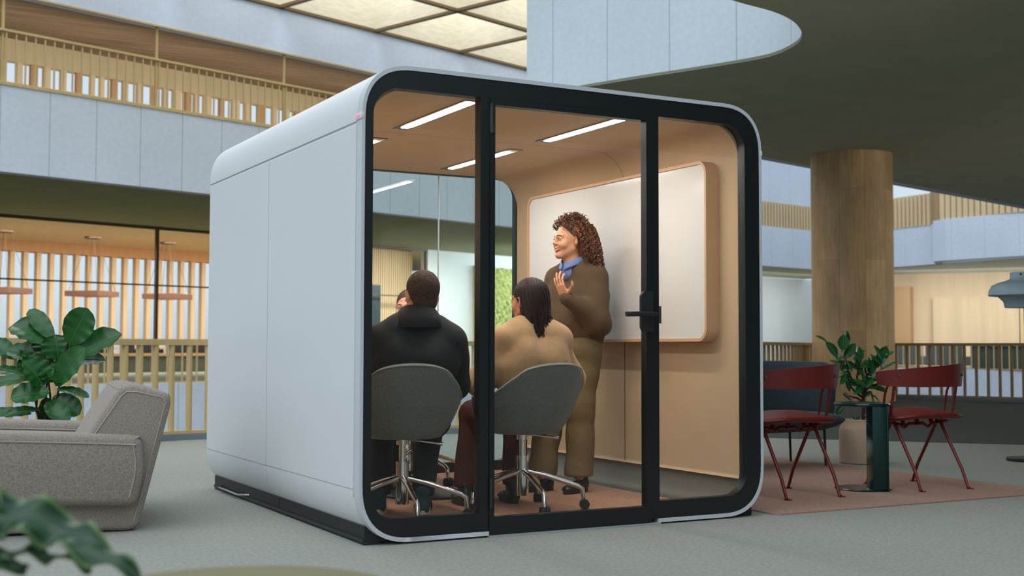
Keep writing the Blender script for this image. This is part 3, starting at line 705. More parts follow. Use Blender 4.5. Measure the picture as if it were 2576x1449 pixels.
# door
door = mk('door', MB().ring([(.661, .012), (1.598, .012), (1.598, 2.111), (.661, 2.111)], [(.688, .094), (1.569, .094), (1.569, 2.080), (.688, 2.080)], -.006, .045), m_frame_black, pod)
mk('door_glass', MB().box(.68, 1.575, .012, .020, .085, 2.088), m_glass, door)
mk('hinge', MB().tube([(.668, -.012, 1.94), (.668, -.012, 2.085)], .008, 10).tube([(.668, -.012, .14), (.668, -.012, .28)], .008, 10), m_black, door, smooth=50)
h = mk('handle_plate', MB().prism(rrect(1.525, 1.60, .985, 1.195, [.03, .004, .004, .03], 6), -.022, -.005), m_black, door)
mb = MB().tube([(1.578, -.02, 1.078), (1.578, -.06, 1.078)], .012, 12).tube([(1.595, -.062, 1.075), (1.56, -.066, 1.077), (1.50, -.066, 1.077), (1.405, -.064, 1.074)], [.010, .013, .0135, .0125], 14)
mk('lever_handle', mb, m_black, door, smooth=60)
mk('strike_plate', MB().box(1.648, 1.662, -.004, .0, 1.03, 1.12), M('dark steel', srgb(70, 68, 62), .4), pod)
mk('threshold', MB().box(.66, 1.645, -.02, .02, 0, .010), M('aluminium sill', srgb(150, 158, 158), .35), pod)
# inner lining
li = rrect(.05, PW-.105+.0, .20, 2.122, [.02, .02, .21, .21], 14); lo = rrect(.03, PW-.085, .18, 2.142, [.02, .02, .225, .225], 14)
mb = MB(); n = len(li)
for y0, y1 in ((.06, 1.187), (1.193, 2.60)):
    for i in range(n):
        j = (i+1) % n
        if li[i][1] < .24 and li[j][1] < .24 and abs(li[i][0]-li[j][0]) > .5: continue
        mb.add([(li[i][0], y0, li[i][1]), (li[j][0], y0, li[j][1]), (li[j][0], y1, li[j][1]), (li[i][0], y1, li[i][1]), (lo[i][0], y0, lo[i][1]), (lo[j][0], y0, lo[j][1]), (lo[j][0], y1, lo[j][1]), (lo[i][0], y1, lo[i][1])],
               [(0, 1, 2, 3), (4, 5, 6, 7), (0, 4, 5, 1), (3, 2, 6, 7)])
bm = bmesh.new(); me_t = bpy.data.meshes.new('t'); me_t.from_pydata(mb.v, [], mb.f); bm.from_mesh(me_t); bmesh.ops.remove_doubles(bm, verts=bm.verts[:], dist=1e-5)
mk('wall_lining', MB().addbm(bm), m_lining, pod, smooth=30)
XW = PW-.105                                                      # inner face of right wall = 2.225
mb = MB().box(XW-.0015, XW+.01, .06, 2.58, 1.962, 1.965); mk('lining_seam', mb, M('lining seam', srgb(96, 72, 48), .8), pod)
mk('lining_joint', MB().box(XW-.0015, XW+.004, 1.187, 1.193, .2, 1.9), MATS['lining seam'], pod)
def vent(y0, y1): return MB().box(XW-.003, XW+.01, y0, y1, 1.955, 1.985, .004)
mk('air_slot', vent(1.66, 2.12), MATS['lining seam'], pod); mk('air_slot', vent(.22, .86), MATS['lining seam'], pod)
# cove at the foot of the walls and floor
for X, sg in ((XW, -1), (.05, 1)):
    pr = [(X+sg*.001, .205)]+[(X+sg*(.07-.07*cos(PI/2*k/8)), .055+.15*(1-sin(PI/2*k/8))) for k in range(9)]+[(X+sg*.075, .03), (X+sg*.002, .03), (X+sg*.002, .205)]
    mk('cove_skirting', MB().prism(pr, .06, 2.60), m_cove, pod, smooth=40)
mk('pod_floor', MB().box(.04, PW-.04, .05, 2.62, .012, .028), m_black, pod)
mk('floor_carpet', MB().box(.10, 2.165, .065, 2.56, .026, .035), m_podcarpet, pod)
mk('floor_border', MB().box(2.165, XW, .065, 2.56, .026, .033).box(.05, .10, .065, 2.56, .026, .033), M('dark floor border', srgb(64, 62, 58), .7), pod)
# rear frame and rear glass
orr = ssq(.018, PW-.018, Z0+.018, PH-.018, .252); irr = rrect(.056, 2.215, .1, 2.118, .13, 14)
mk('rear_frame', MB().ring(orr, irr, 2.60, 2.655), m_frame_black, pod, smooth=30)
mk('rear_glass', MB().prism(rrect(.05, 2.222, .09, 2.125, .13, 10), 2.612, 2.620), m_glass_rear, pod)
mk('glass_joint', MB().box(1.603, 1.607, 2.608, 2.624, .1, 2.12), M('clear joint', srgb(196, 206, 206), .4), pod)
# plinth, status lights, roof fan
mb = MB()
for y0, y1 in ((.046, 1.29), (1.296, 2.62)): mb.box(.046, .12, y0, y1, 0, .085).box(2.21, 2.284, y0, y1, 0, .085).box(.12, 2.21, y0, y1, 0, .009)
mk('plinth', mb, M('plinth black', srgb(34, 35, 36), .6), pod)
mk('cable_guard', MB().tube([(.05, 2.45, .04), (.02, 2.42, .03), (.015, 2.0, .03), (.05, 1.86, .04)], .006, 8), m_chrome, pod, smooth=50)
m_red = emis('red status light', (1, .10, .16), 1.3)
for x0, x1 in ((-.006, .010), (PW-.010, PW+.006)):
    mk('status_light_housing', MB().box(x0, x1, -.006, .065, 1.952, 1.982, .004), m_shell, pod, smooth=40)
    xa, xb = (-.008, .0) if x0 < 0 else (PW, PW+.008)
    mk('status_light', MB().box(xa, xb, .006, .058, 1.960, 1.974, .003), m_red, pod)
mk('roof_fan', MB().lathe([(.50, PH-.02), (.50, PH+.02), (.42, PH+.055), (.2, PH+.075), (0, PH+.08)], 40, (1.42, .95)), m_black, pod, smooth=50)

# ceiling lights of the pod
m_led = emis('led tube', (.93, .94, 1), 14.0)
m_alu = M('brushed aluminium', srgb(150, 148, 142), .35, .6)
for i, (x, y0, y1, fl) in enumerate(((.64, .14, 1.05, 1), (1.55, .12, 1.05, 1), (1.545, 1.36, 2.36, -1), (.66, 1.38, 2.36, -1))):
    g = thing('ceiling_light', ['recessed linear pod ceiling light in front of the seated man, nearest left', 'recessed linear pod ceiling light right above the glass door', 'recessed linear pod ceiling light at the back right, over the table', 'recessed linear pod ceiling light at the back left, mostly behind the frame'][i], 'ceiling light', (x, (y0+y1)/2, 2.122), 0, 'recessed linear lights in the pod ceiling')
    L = y1-y0
    mk('trim', MB().ring([(-.045, -L/2), (.045, -L/2), (.045, L/2), (-.045, L/2)], [(-.034, -L/2+.012), (.034, -L/2+.012), (.034, L/2-.012), (-.034, L/2-.012)], -.006, .002, axes='xy'), m_alu, g)
    e0 = .10
    a, b = (-L/2+.03, L/2-.11) if fl > 0 else (-L/2+.11, L/2-.12)
    mk('led_tube', MB().box(-.024, .024, a, b, -.010, -.002, .003), m_led, g)
    mk('spot', MB().box(-.022, .022, b+.012, b+.055, -.009, -.002, .003), emis('led spot', (1, .97, .93), 6) if 'led spot' not in MATS else MATS['led spot'], g)
    mk('end_cap', MB().box(-.03, .03, b+.06, L/2-.014, -.004, -.001), m_black, g)
    l = area('pod_light', (x, (y0+y1)/2, 2.10), (x, (y0+y1)/2, 0), .05, 8.2, (1, .95, .88), L*.8)
    l.parent = g; l.location = (0, 0, -.014); l.rotation_euler = (0, 0, 0)

# whiteboard on the right wall
g = thing('whiteboard', 'large white board with rounded beige wooden rim on the pod wall', 'whiteboard', (XW, 1.265, .94))
def yzr(y0, y1, z0, z1, r, n=8): return rrect(y0, y1, z0, z1, r, n)
A = yzr(-1.025, 1.025, 0, 1.012, .075); B = yzr(-1.008, 1.008, .017, .995, .06)
mb = MB(); vs = []; nA = len(A)
mb.ring(A, B, -.088, 0, axes='yz'); mk('rim', mb, M('beech rim', srgb(214, 172, 132), .5, noise=.03, nscale=4), g, smooth=30)
mk('writing_surface', MB().prism(B, -.078, -.06, axes='yz'), M('white enamel', srgb(226, 222, 216), .16, spec=.5), g)
mk('back_board', MB().prism(yzr(-1.0, 1.0, .02, .99, .06), -.06, -.005, axes='yz'), M('beech', srgb(204, 166, 124), .6), g)

# ================================================================== FURNITURE INSIDE
m_felt = M('grey green wool', srgb(112, 116, 108), .95, noise=.20, nscale=160, bump=.6, bscale=420, sheen=.3)
def office_chair(loc, rz, star, label):
    g = thing('office_chair', label, 'office chair', loc, rz, 'swivel tub chairs in the pod')
    # tub shell: parametrised round the seat, y forward
    def rim(th):      # th 0 = back centre, +-150deg to the front; returns top height
        a = abs(th)
        back = .788-.05*(min(a, .8)/.8)**2.4; arm = .61
        t = min(max((a-.60)/(.85), 0), 1); t = t*t*(3-2*t); z = back+(arm-back)*t
        t2 = min(max((a-1.95)/.5, 0), 1); t2 = t2*t2*(3-2*t2); return z+(.47-z)*t2
    def surf(off):
        P = []
        n = 56; m = 16
        for i in range(n+1):
            th = -2.5+5.0*i/n; row = []
            zt = rim(th)
            for j in range(m+1):
                v = j/m; z = .415+(zt-.415)*v**1.0
                q = v**.42
                ax = .285+.012*v; by = .27+.03*v
                if abs(th) > 1.5: by = .27-.02*v
                r_ = q
                x = -sin(th)*ax*r_; y = -cos(th)*by*r_-.02
                if y < 0: y -= .055*v*v*max(cos(th), 0)
                zz = .405+(zt-.405)*(v**2.1 if v < 1 else 1)*1.0 if False else .405+(zt-.405)*max(0, (v-.0))**2.3*.45+(zt-.405)*.55*max(0, (v-.35)/.65)**1.15
                row.append(Vector((x, y, zz)))
            P.append(row)
        return P
    P = surf(0); nu = len(P); nv = len(P[0])
    # offset inward for thickness
    Q = []
    for i in range(nu):
        row = []
        for j in range(nv):
            du = P[min(i+1, nu-1)][j]-P[max(i-1, 0)][j]; dv = P[i][min(j+1, nv-1)]-P[i][max(j-1, 0)][j] if False else P[i][min(j+1, nv-1)]-P[i][max(j-1, 0)]
            nn = du.cross(dv)
            nn = nn.normalized() if nn.length > 1e-7 else Vector((0, 0, 1))
            c = Vector((0, 0, .75))-P[i][j]
            if nn.dot(c) < 0: nn = -nn
            row.append(P[i][j]+nn*.038)
        Q.append(row)
    mb = MB(); vs = [p for r in P for p in r]+[p for r in Q for p in r]; N = nu*nv; fs = []
    for i in range(nu-1):
        for j in range(nv-1):
            fs.append((i*nv+j, (i+1)*nv+j, (i+1)*nv+j+1, i*nv+j+1)); fs.append((N+i*nv+j, N+i*nv+j+1, N+(i+1)*nv+j+1, N+(i+1)*nv+j))
        fs.append((i*nv+nv-1, (i+1)*nv+nv-1, N+(i+1)*nv+nv-1, N+i*nv+nv-1))
    for j in range(nv-1):
        fs.append((j, j+1, N+j+1, N+j)); fs.append(((nu-1)*nv+j, (nu-1)*nv+j+1, N+(nu-1)*nv+j+1, N+(nu-1)*nv+j))
    mb.add(vs, fs); bm = bmesh.new(); me_t = bpy.data.meshes.new('t'); me_t.from_pydata([tuple(v) for v in mb.v], [], mb.f); bm.from_mesh(me_t); bmesh.ops.remove_doubles(bm, verts=bm.verts[:], dist=2e-4)
    sh = mk('shell', MB().addbm(bm), m_felt, g, smooth=180)
    sm = sh.modifiers.new('s', 'SUBSURF'); sm.levels = 1; sm.render_levels = 1
    mb = MB(); mb.tube([P[i][-1]*.93+Q[i][-1]*.07-Vector((0, 0, .006)) for i in range(nu)], .004, 6); mk('piping', mb, M('piping', srgb(164, 164, 150), .9), sh, smooth=60)
    mk('seat_cushion', MB().lathe([(0, .43), (.16, .43), (.215, .44), (.235, .455), (.22, .47), (.15, .478), (0, .48)], 36, (0, .03), 1.0), m_felt, g, smooth=60)
    mk('gas_column', MB().lathe([(.034, .075), (.034, .29)], 24).lathe([(.018, .29), (.018, .375)], 20).lathe([(.032, .375), (.032, .412)], 24), m_chrome, g, smooth=40)
    mk('lever', MB().tube([(.03, -.0, .40), (.10, -.03, .392), (.20, -.05, .378)], [.006, .006, .009], 8), m_chrome, g, smooth=50)
    for k in range(5):
        a = star-rz+2*PI*k/5; c, s_ = cos(a), sin(a)
        lg = mk('leg', MB().tube([(c*.03, s_*.03, .205), (c*.12, s_*.12, .183), (c*.30, s_*.30, .125), (c*.325, s_*.325, .108), (c*.33, s_*.33, .045)], [.015, .0145, .0125, .0125, .012], 12), m_chrome, g, smooth=60)
        w = Vector((-s_, c, 0)); ctr = Vector((c*.335, s_*.335, .027))
        mb = MB()
        for o_ in (-.013, .013): mb.tube([ctr+w*(o_-.010), ctr+w*(o_+.010)], .027, 16)
        mk('caster', mb, m_rubber, lg, smooth=40)
    return g
ZF = .035
def camdir(deg):      # world direction, degrees measured right of the camera's view direction
    a = yaw+math.radians(deg); return Vector((sin(a), cos(a), 0))
def rzof(d): return math.atan2(-d.x, d.y)
star0 = math.atan2(camdir(90).y, camdir(90).x)
office_chair((.452, .555, ZF), rzof(camdir(-14)), star0, 'grey tub office chair under the man in the black jacket')
office_chair((1.174, .60, ZF), rzof(camdir(-33)), star0+.03, 'grey tub office chair under the woman in the tan sweater')
office_chair((1.19, 2.10, ZF), rzof(camdir(165)), star0+.5, 'grey tub office chair behind the table, under the person facing the camera')

# table
g = thing('meeting_table', 'brown topped meeting table between the seated people', 'table', (.98, 1.42, ZF))
mk('table_top', MB().prism(rrect(-.66, .66, -.36, .42, .08, 8), .675, .70, axes='xy'), M('walnut top', srgb(150, 92, 66), .4, noise=.06, stretch=(1, .1, 1)), g)
mk('top_surface', MB().prism(rrect(-.655, .655, -.355, .415, .08, 8), .70, .703, axes='xy'), M('pink laminate', srgb(206, 176, 158), .4), g)
mk('pedestal', MB().lathe([(.05, .02), (.05, .675)], 20), m_black, g, smooth=40); mk('foot', MB().lathe([(.26, 0), (.26, .012), (.24, .02), (0, .024)], 40), m_black, g, smooth=40)

# ================================================================== RIGHT GROUP
m_rug = M('dusty brown rug', srgb(160, 128, 112), .97, noise=.12, nscale=60, bump=.5, bscale=240)
o = mk('rug', MB().prism(rrect(2.40, 4.72, -.03, 2.95, .04, 4), .0, .008, axes='xy'), m_rug); tag(o, 'dusty brown rug under the red chairs', 'rug')
m_redp = M('oxblood leather', srgb(110, 32, 27), .45, noise=.05, nscale=8)
m_redm = M('oxblood iron', srgb(108, 30, 28), .38, noise=.05, nscale=14)
def red_chair(loc, label):
    g = thing('red_chair', label, 'chair', loc, math.radians(-3), 'oxblood red chairs on the brown rug')
    L0 = .0
    # backrest: curved band
    path = catmull([(-.352, -.035, 0), (-.31, -.085, 0), (-.23, -.145, 0), (-.12, -.19, 0), (0, -.205, 0), (.12, -.19, 0), (.23, -.145, 0), (.31, -.085, 0), (.352, -.035, 0)], 5)
    P = []; Q = []; n = len(path)
    for i, p in enumerate(path):
        u = i/(n-1)*2-1; a = abs(u)
        top = .806-.060*((1-u)/2)**1.5-.008*max(0, u)**6; bot = .650+.020*max(0, -u)**4
        sl = .028*u
        d = (path[min(i+1, n-1)]-path[max(i-1, 0)]).normalized(); q = Vector((-d.y, d.x, 0))
        rowP = []; rowQ = []
        for j in range(6):
            v = j/5; z = bot+(top-bot)*v; sh = Vector((u*(.0+.022*v)*a**3, -.012*v, 0))
            rowP.append(Vector((p.x, p.y, z))+sh-q*.006); rowQ.append(Vector((p.x, p.y, z))+sh+q*.006)
        P.append(rowP); Q.append(rowQ)
    loop = []
    for i in range(n): loop.append(P[i]+Q[i][::-1]+[P[i][0]])
    mb = MB().grid(loop); mb.add(loop[0][:-1], [tuple(range(12))]); mb.add(loop[-1][:-1], [tuple(range(12))])
    bk = mk('backrest', mb, m_redp, g, smooth=50)
    for s_ in (-1, 1):
        pb = Vector((s_*.258, -.125, .725)); d = Vector((s_*.3, -.95, 0)).normalized()
        mk('bolt', MB().tube([pb+d*.0, pb+d*.022], .009, 12), m_dark_metal, bk, smooth=40)
        for dy, ry in ((0, .010), (.075, .008)):
            mb = MB().tube([(s_*.258, -.105+dy*.3, .74), (s_*.262, -.085+dy, .62), (s_*.262, -.06+dy, .50), (s_*.256, -.045+dy*.9, .455), (s_*.235, -.03+dy*.6, .422), (s_*.195, -.012+dy*.2, .412)], ry, 10)
            mk('upright', mb, m_redm, g, smooth=60)
        for t_ in (-1, 1):
            mb = MB().tube([(s_*.195, t_*.012, .425), (s_*.197, t_*.20, .12), (s_*.198, t_*.245, .012), (s_*.200, t_*.255, .0065)], [.0115, .0105, .0095, .009], 10)
            mb.box(s_*.200-.012, s_*.200+.026, t_*.255-.012, t_*.255+.012, 0, .006)
            mk('leg', mb, m_redm, g, smooth=60)
    mb = MB().tube([(-.22, 0, .418), (-.14, 0, .405), (-.1, 0, .385), (-.06, 0, .408), (.06, 0, .408), (.1, 0, .385), (.14, 0, .405), (.22, 0, .418)], .011, 8)
    for s_ in (-.12, 0, .12): mb.tube([(s_, -.02, .40), (s_, 0, .44)], .014, 8)
    mk('seat_frame', mb, m_redm, g, smooth=60)
    # seat: domed saddle slab
    P = []; rp = [(x, y) for x, y in rrect(-.31, .31, -.20, .24, .17, 10)]
    mb = MB(); prof = [(0, .438), (.6, .436), (.90, .445), (.985, .458), (1, .466), (.985, .474), (.86, .482), (.6, .492), (.3, .500), (0, .503)]
    for sc, z in prof:
        P.append([Vector((x*sc, (y-.02)*sc+.02, z-.03*abs(x/.31)**2*(1 if sc > .5 else 0)*sc+.012)) for x, y in rp])
    mb.grid([[P[j][i] for j in range(len(P))] for i in range(len(rp))], closeu=True); mk('seat', mb, m_redp, g, smooth=50)
    return g
red_chair((3.065, .66, .008), 'oxblood red chair partly cut off by the pod frame')
red_chair((4.105, .61, .008), 'oxblood red chair right of the green side table')
# side table
m_green = M('bottle green lacquer', srgb(8, 46, 44), .16, spec=.45)
g = thing('side_table', 'round bottle green side table between the red chairs', 'side table', (3.687, .66, .008), yaw*-1)
mk('table_top', MB().lathe([(.165, .527), (.177, .532), (.180, .540), (.176, .548), (.16, .551), (0, .551)], 60), m_green, g, smooth=40)
mk('foot_plate', MB().lathe([(.176, 0), (.177, .006), (.172, .011), (0, .013)], 60), m_green, g, smooth=40)
mk('upright', MB().box(.018, .106, -.165, -.02, .011, .53, .004).box(.106, .118, -.168, -.09, 0, .53, .003), m_green, g, smooth=30)
# sofa
m_teal = M('slate blue wool', srgb(43, 57, 63), .9, noise=.06, nscale=90, bump=.2, bscale=300, sheen=.1)
g = thing('sofa', 'slate blue sofa with curved back behind the red chairs', 'sofa', (3.85, 2.2, .008))
sd = [(-1.15, -.36), (.62, -.36), (.82, -.30), (.92, -.17), (.93, -.05), (.90, .12), (.80, .24), (.6, .28), (-1.15, .28)]
sp = [(p.x, p.y) for p in catmull([(*q, 0) for q in sd], 6, closed=True)]
P = []
for sc, z in ((.55, .262), (.8, .275), (.93, .305), (.985, .335), (1, .352), (.992, .366), (.96, .385), (.85, .405), (.6, .412), (.01, .415)):
    P.append([Vector(((x+.1)*sc-.1, (y+.04)*sc-.04, z)) for x, y in sp])
mb = MB().grid([[P[j][i] for j in range(len(P))] for i in range(len(sp))], closeu=True); mb.add(P[0], [tuple(range(len(sp)))]); mk('seat', mb, m_teal, g, smooth=50)
path = catmull([(-1.1, .30, 0), (-.3, .30, 0), (.35, .295, 0), (.62, .25, 0), (.80, .13, 0), (.865, -.02, 0), (.875, -.12, 0)], 8)
n = len(path); loop = []
for i, p in enumerate(path):
    d = (path[min(i+1, n-1)]-path[max(i-1, 0)]).normalized(); q = Vector((-d.y, d.x, 0)); u = i/(n-1)
    e_ = max(0, (u-.80)/.20); top = .805-.02*u-.10*e_**2.5
    row = []
    for k in range(14):
        t = 2*PI*k/14; zc = (top+.33)/2; row.append(Vector((p.x, p.y, 0))+q*(.055*cos(t)*(1-.35*e_)+.04*(sin(t)*.5+.5))+Vector((0, 0, zc+(top-.33)/2*max(-1, min(1, 1.25*sin(t))))))
    loop.append(row+[row[0]])
mb = MB().grid(loop); mb.add(loop[0][:-1], [tuple(range(14))]); mb.add(loop[-1][:-1], [tuple(range(14))]); mk('backrest', mb, m_teal, g, smooth=70)
for x, y in ((.70, -.24), (.72, .18), (-.9, -.24), (-.9, .18)): mk('leg', MB().tube([(x, y, .30), (x+.012*(1 if x > 0 else -1), y, 0)], [.012, .009], 10), m_black, g, smooth=50)
# pot and rubber plant
m_clay = M('beige stoneware', srgb(178, 152, 130), .8, noise=.05, nscale=8)
m_soil = M('soil', srgb(54, 42, 32), .95, noise=.3, nscale=60)
m_leaf = M('glossy leaf', srgb(34, 92, 46), .28, noise=.22, nscale=7, spec=.5)
m_leaf2 = M('fig leaf', srgb(22, 82, 26), .36, noise=.25, nscale=6, bump=.25, bscale=30, spec=.5)
m_vein = M('leaf vein', srgb(74, 122, 58), .5)
m_bark = M('dark stem', srgb(62, 36, 28), .8, noise=.2)
def leaf_mesh(mb, base, tip, width, normal, droop=.15, cup=.12, wave=0, shape='ell', petiole=.12, nseg=10, thick=True, vein=True):
    """a leaf blade with rib, from base to tip; normal = the side that faces up"""
    base = Vector(base); tip = Vector(tip); ax = tip-base; L = ax.length; d = ax.normalized()
    nrm = (normal-d*normal.dot(d)); nrm = nrm.normalized() if nrm.length > 1e-4 else d.orthogonal(); sd_ = d.cross(nrm)
    ph = random.random()*6
    rows = []
    for i in range(nseg+1):
        t = i/nseg
        if shape == 'fiddle': w = width*(.08+.92*max(0, sin(PI*min(1, t**.85)))**.55)*(.62+.5*t) if 0 < t < 1 else width*.04
        else: w = width*max(.02, sin(PI*t)**.75)
        row = []
        for j in range(-4, 5):
            q = j/4
            p = base+d*(L*t)+sd_*(w*.5*q)+nrm*(droop*L*4*t*(1-t)*.5+cup*w*(q*q)*1.0)
            if wave: p += nrm*(wave*w*sin(t*26+ph+q*1.5)*abs(q)**1.5)
            row.append(p)
        rows.append(row)
    mb.grid(rows, 0)
    mb.grid([[p-nrm*.0012 for p in r] for r in rows], 0, flip=True)
    if vein: mb.tube([r[4]+nrm*.0008 for r in rows], [.0022]*(nseg)+[.0006], 5, mi=1)
def camoff(c, r, u, dpt=0): return Vector(c)+rt*r+Vector((0, 0, u))+Vector((sin(yaw), cos(yaw), 0))*dpt
potc = Vector((5.04, 2.08, 0))
g = thing('potted_rubber_plant', 'bushy rubber plant in a beige churn shaped pot', 'potted plant', potc, 0)
mk('pot', MB().lathe([(.155, 0), (.166, .006), (.168, .02), (.168, .262), (.160, .285), (.138, .318), (.138, .340), (.132, .346), (.126, .340), (.126, .31), (0, .31)], 48), m_clay, g, smooth=40)
mk('soil', MB().lathe([(.126, .305), (.126, .316), (0, .318)], 30), m_soil, g)
SC = 9.95/f_px; cx0 = 2176
def rp_(x, y, dpt=0): return camoff((0, 0, 0), (x-cx0)*SC, CAM.z+(876.2-y)*SC, dpt)
mb = MB()
trunk = [rp_(2182, 1058), rp_(2183, 1020), rp_(2184, 985, .01), rp_(2180, 955, .02)]
mb.tube(trunk, [.016, .014, .013, .010], 10)
brs = [[(2184, 985), (2160, 960), (2140, 930), (2132, 900)], [(2184, 985), (2170, 950), (2168, 915)], [(2184, 990), (2200, 960), (2212, 935), (2223, 908)], [(2184, 985), (2195, 960), (2197, 940)], [(2183, 1000), (2160, 985), (2140, 960)], [(2184, 985), (2205, 970), (2225, 965)], [(2183, 1010), (2165, 1000), (2142, 995)]]
for b in brs: mb.tube([rp_(x, y, .03*k*random.choice((-1, 1))) for k, (x, y) in enumerate(b)], [.010-.0018*k for k in range(len(b))], 7)
mk('stem', mb, m_bark, g, smooth=60)
LV = [((2095, 862), (2063, 845), 9), ((2120, 900), (2092, 860), 27), ((2130, 887), (2142, 832), 27), ((2124, 882), (2128, 842), 22), ((2134, 904), (2168, 864), 17), ((2168, 910), (2173, 870), 19), ((2160, 916), (2152, 884), 22),
      ((2170, 905), (2190, 883), 17), ((2223, 907), (2204, 868), 17), ((2224, 910), (2244, 870), 21), ((2240, 895), (2262, 884), 9), ((2222, 932), (2266, 908), 7), ((2197, 943), (2189, 897), 13), ((2198, 943), (2213, 893), 13),
      ((2128, 920), (2095, 907), 8), ((2132, 925), (2151, 942), 15), ((2135, 928), (2104, 936), 8), ((2134, 938), (2114, 966), 12), ((2144, 944), (2148, 984), 12), ((2192, 948), (2216, 966), 18), ((2184, 970), (2155, 990), 13),
      ((2138, 992), (2168, 1010), 20), ((2191, 985), (2204, 1016), 17), ((2205, 974), (2246, 986), 16), ((2208, 992), (2230, 1012), 8), ((2138, 1020), (2120, 1042), 11), ((2150, 918), (2190, 945), 12), ((2185, 905), (2205, 925), 10),
      ((2150, 955), (2185, 972), 12), ((2190, 955), (2182, 990), 13), ((2200, 930), (2225, 950), 12), ((2150, 935), (2118, 952), 10), ((2165, 930), (2178, 960), 14), ((2216, 925), (2195, 890), 9), ((2128, 905), (2112, 925), 14), ((2212, 960), (2245, 965), 12), ((2140, 905), (2150, 935), 13), ((2135, 898), (2116, 905), 16), ((2180, 925), (2195, 905), 10), ((2175, 915), (2168, 945), 12),
      ((2170, 985), (2150, 965), 9), ((2192, 1000), (2212, 985), 10)]
random.seed(12)
for i in range(26):
    bx, by = random.choice(((2132, 930), (2168, 925), (2196, 945), (2150, 960), (2180, 975), (2205, 965), (2220, 925))); a = random.uniform(-2.6, .5); q = random.uniform(26, 40)
    LV.append(((bx+random.uniform(-6, 6), by+random.uniform(-6, 6)), (bx+q*cos(a), by+q*sin(a)*.9), random.uniform(9, 15)))
random.seed(11)
for i, (b, t_, w) in enumerate(LV):
    dz = random.uniform(-.10, .10); dz2 = dz+random.uniform(-.06, .06)
    mb = MB(); nn = Vector((random.uniform(-.25, .25), -.75, .65+random.uniform(-.3, .3)))
    leaf_mesh(mb, rp_(*b, dz), rp_(*t_, dz2), w*SC*1.42, nn, droop=random.uniform(.02, .16), cup=random.uniform(.05, .25)); mk('leaf', mb, [m_leaf, m_vein], g, smooth=60)
mb = MB(); 
for a in (-.4, .2, .9): leaf_mesh(mb, camoff((0, 0, 0), -.03, .31), camoff((0, 0, 0), -.03+.05*a-.02, .37, .02), .02, Vector((0, -.7, .7)), vein=False)
mk('sprout', mb, [m_leaf, m_vein], g, smooth=60)
# floor lamp
lampc = CAM+fw*0; lc = Vector((6.368, 1.60, 0))
g = thing('floor_lamp', 'pale blue floor lamp with stepped shade at the right picture edge', 'floor lamp', lc)
mk('base', MB().lathe([(.158, 0), (.160, .004), (.160, .024), (.156, .028), (0, .030)], 48), m_black, g, smooth=40)
mk('pole', MB().tube([(0, 0, .02), (0, 0, 1.30)], .009, 12), M('brown black tube', srgb(40, 28, 26), .4), g, smooth=50)
m_shade = M('pale blue enamel', srgb(150, 168, 178), .4)
mk('lamp_shade', MB().lathe([(.148, 1.235), (.152, 1.24), (.162, 1.285), (.195, 1.318), (.205, 1.325), (.272, 1.332), (.277, 1.338), (.272, 1.375), (.250, 1.415), (.205, 1.438), (.150, 1.452), (.118, 1.465), (.108, 1.475), (.108, 1.518), (.104, 1.524), (0, 1.526)], 64), m_shade, g, smooth=35)
mk('screw', MB().tube([camoff((0, 0, 0), -.065, 1.505, -.088), camoff((0, 0, 0), -.067, 1.505, -.096)], .008, 10), m_black, g)

# ================================================================== LEFT GROUP
m_boucle = M('grey boucle', srgb(144, 134, 124), .97, noise=.24, nscale=130, bump=1.0, bscale=230, sheen=.15)
m_pipe = M('light boucle piping', srgb(158, 150, 142), .95, bump=.5, bscale=200)
ac_rz = math.radians(-7.5)
g = thing('armchair', 'low grey boucle lounge armchair with slanted back', 'armchair', (-1.28, 1.55, 0), ac_rz)
# local axes: x along the seat (front to the left, -x), y across
def softprism(poly, y0, y1, bev, sub=3):
    bm = bmesh.new(); n = len(poly); a = [bm.verts.new((x, y0, z)) for x, z in poly]; b = [bm.verts.new((x, y1, z)) for x, z in poly]
    bm.faces.new(a); bm.faces.new(b[::-1])
    for i in range(n): bm.faces.new((a[i], b[i], b[(i+1) % n], a[(i+1) % n]))
    bmesh.ops.recalc_face_normals(bm, faces=bm.faces[:]); bmesh.ops.bevel(bm, geom=bm.edges[:], offset=bev, segments=sub, profile=.5, affect='EDGES'); return bm
arm = [(-.36, .165), (.565, .130), (.60, .30), (.585, .462), (.54, .474), (0, .500), (-.36, .512), (-.42, .50), (-.44, .36)]
for y0, y1 in ((-.58, -.37), (.42, .63)):
    a_ = mk('armrest', MB().addbm(softprism(arm, y0, y1, .042, 4)), m_boucle, g, smooth=50)
    for yy in (y0+.012, y1-.012):
        mb = MB()
        P = [Vector((x, yy, z)) for x, z in [(-.405, .36), (-.385, .455), (-.35, .468), (0, .456), (.51, .430), (.545, .415), (.556, .30), (.53, .175)]]
        mb.tube([p+Vector((0, (-.013 if yy < (y0+y1)/2 else .013), .0)) for p in catmull(P, 5)], .0045, 6)
        mk('piping', mb, m_pipe, a_, smooth=60)
back = [(.12, .02), (.545, .0), (.585, .02), (.735, .64), (.715, .675), (.56, .715), (.50, .715), (.47, .69), (.22, .30)]
b_ = mk('backrest', MB().addbm(softprism(back, -.50, .55, .032, 4)), m_boucle, g, smooth=50)
for yy in (-.499, .549):
    mb = MB(); mb.tube([Vector((x, yy, z)) for x, z in ((.560, .05), (.700, .625), (.685, .652), (.56, .682), (.515, .682), (.49, .66), (.26, .31))], .0045, 6)
    mk('piping', mb, m_pipe, b_, smooth=60)
mk('base', MB().addbm(softprism([(-.42, .012), (.56, .012), (.60, .16), (-.44, .18)], -.49, .54, .012)), m_boucle, g, smooth=50)
mk('seat_cushion', MB().box(-.40, .36, -.36, .41, .17, .40, .04, seg=4), m_boucle, g, smooth=50)
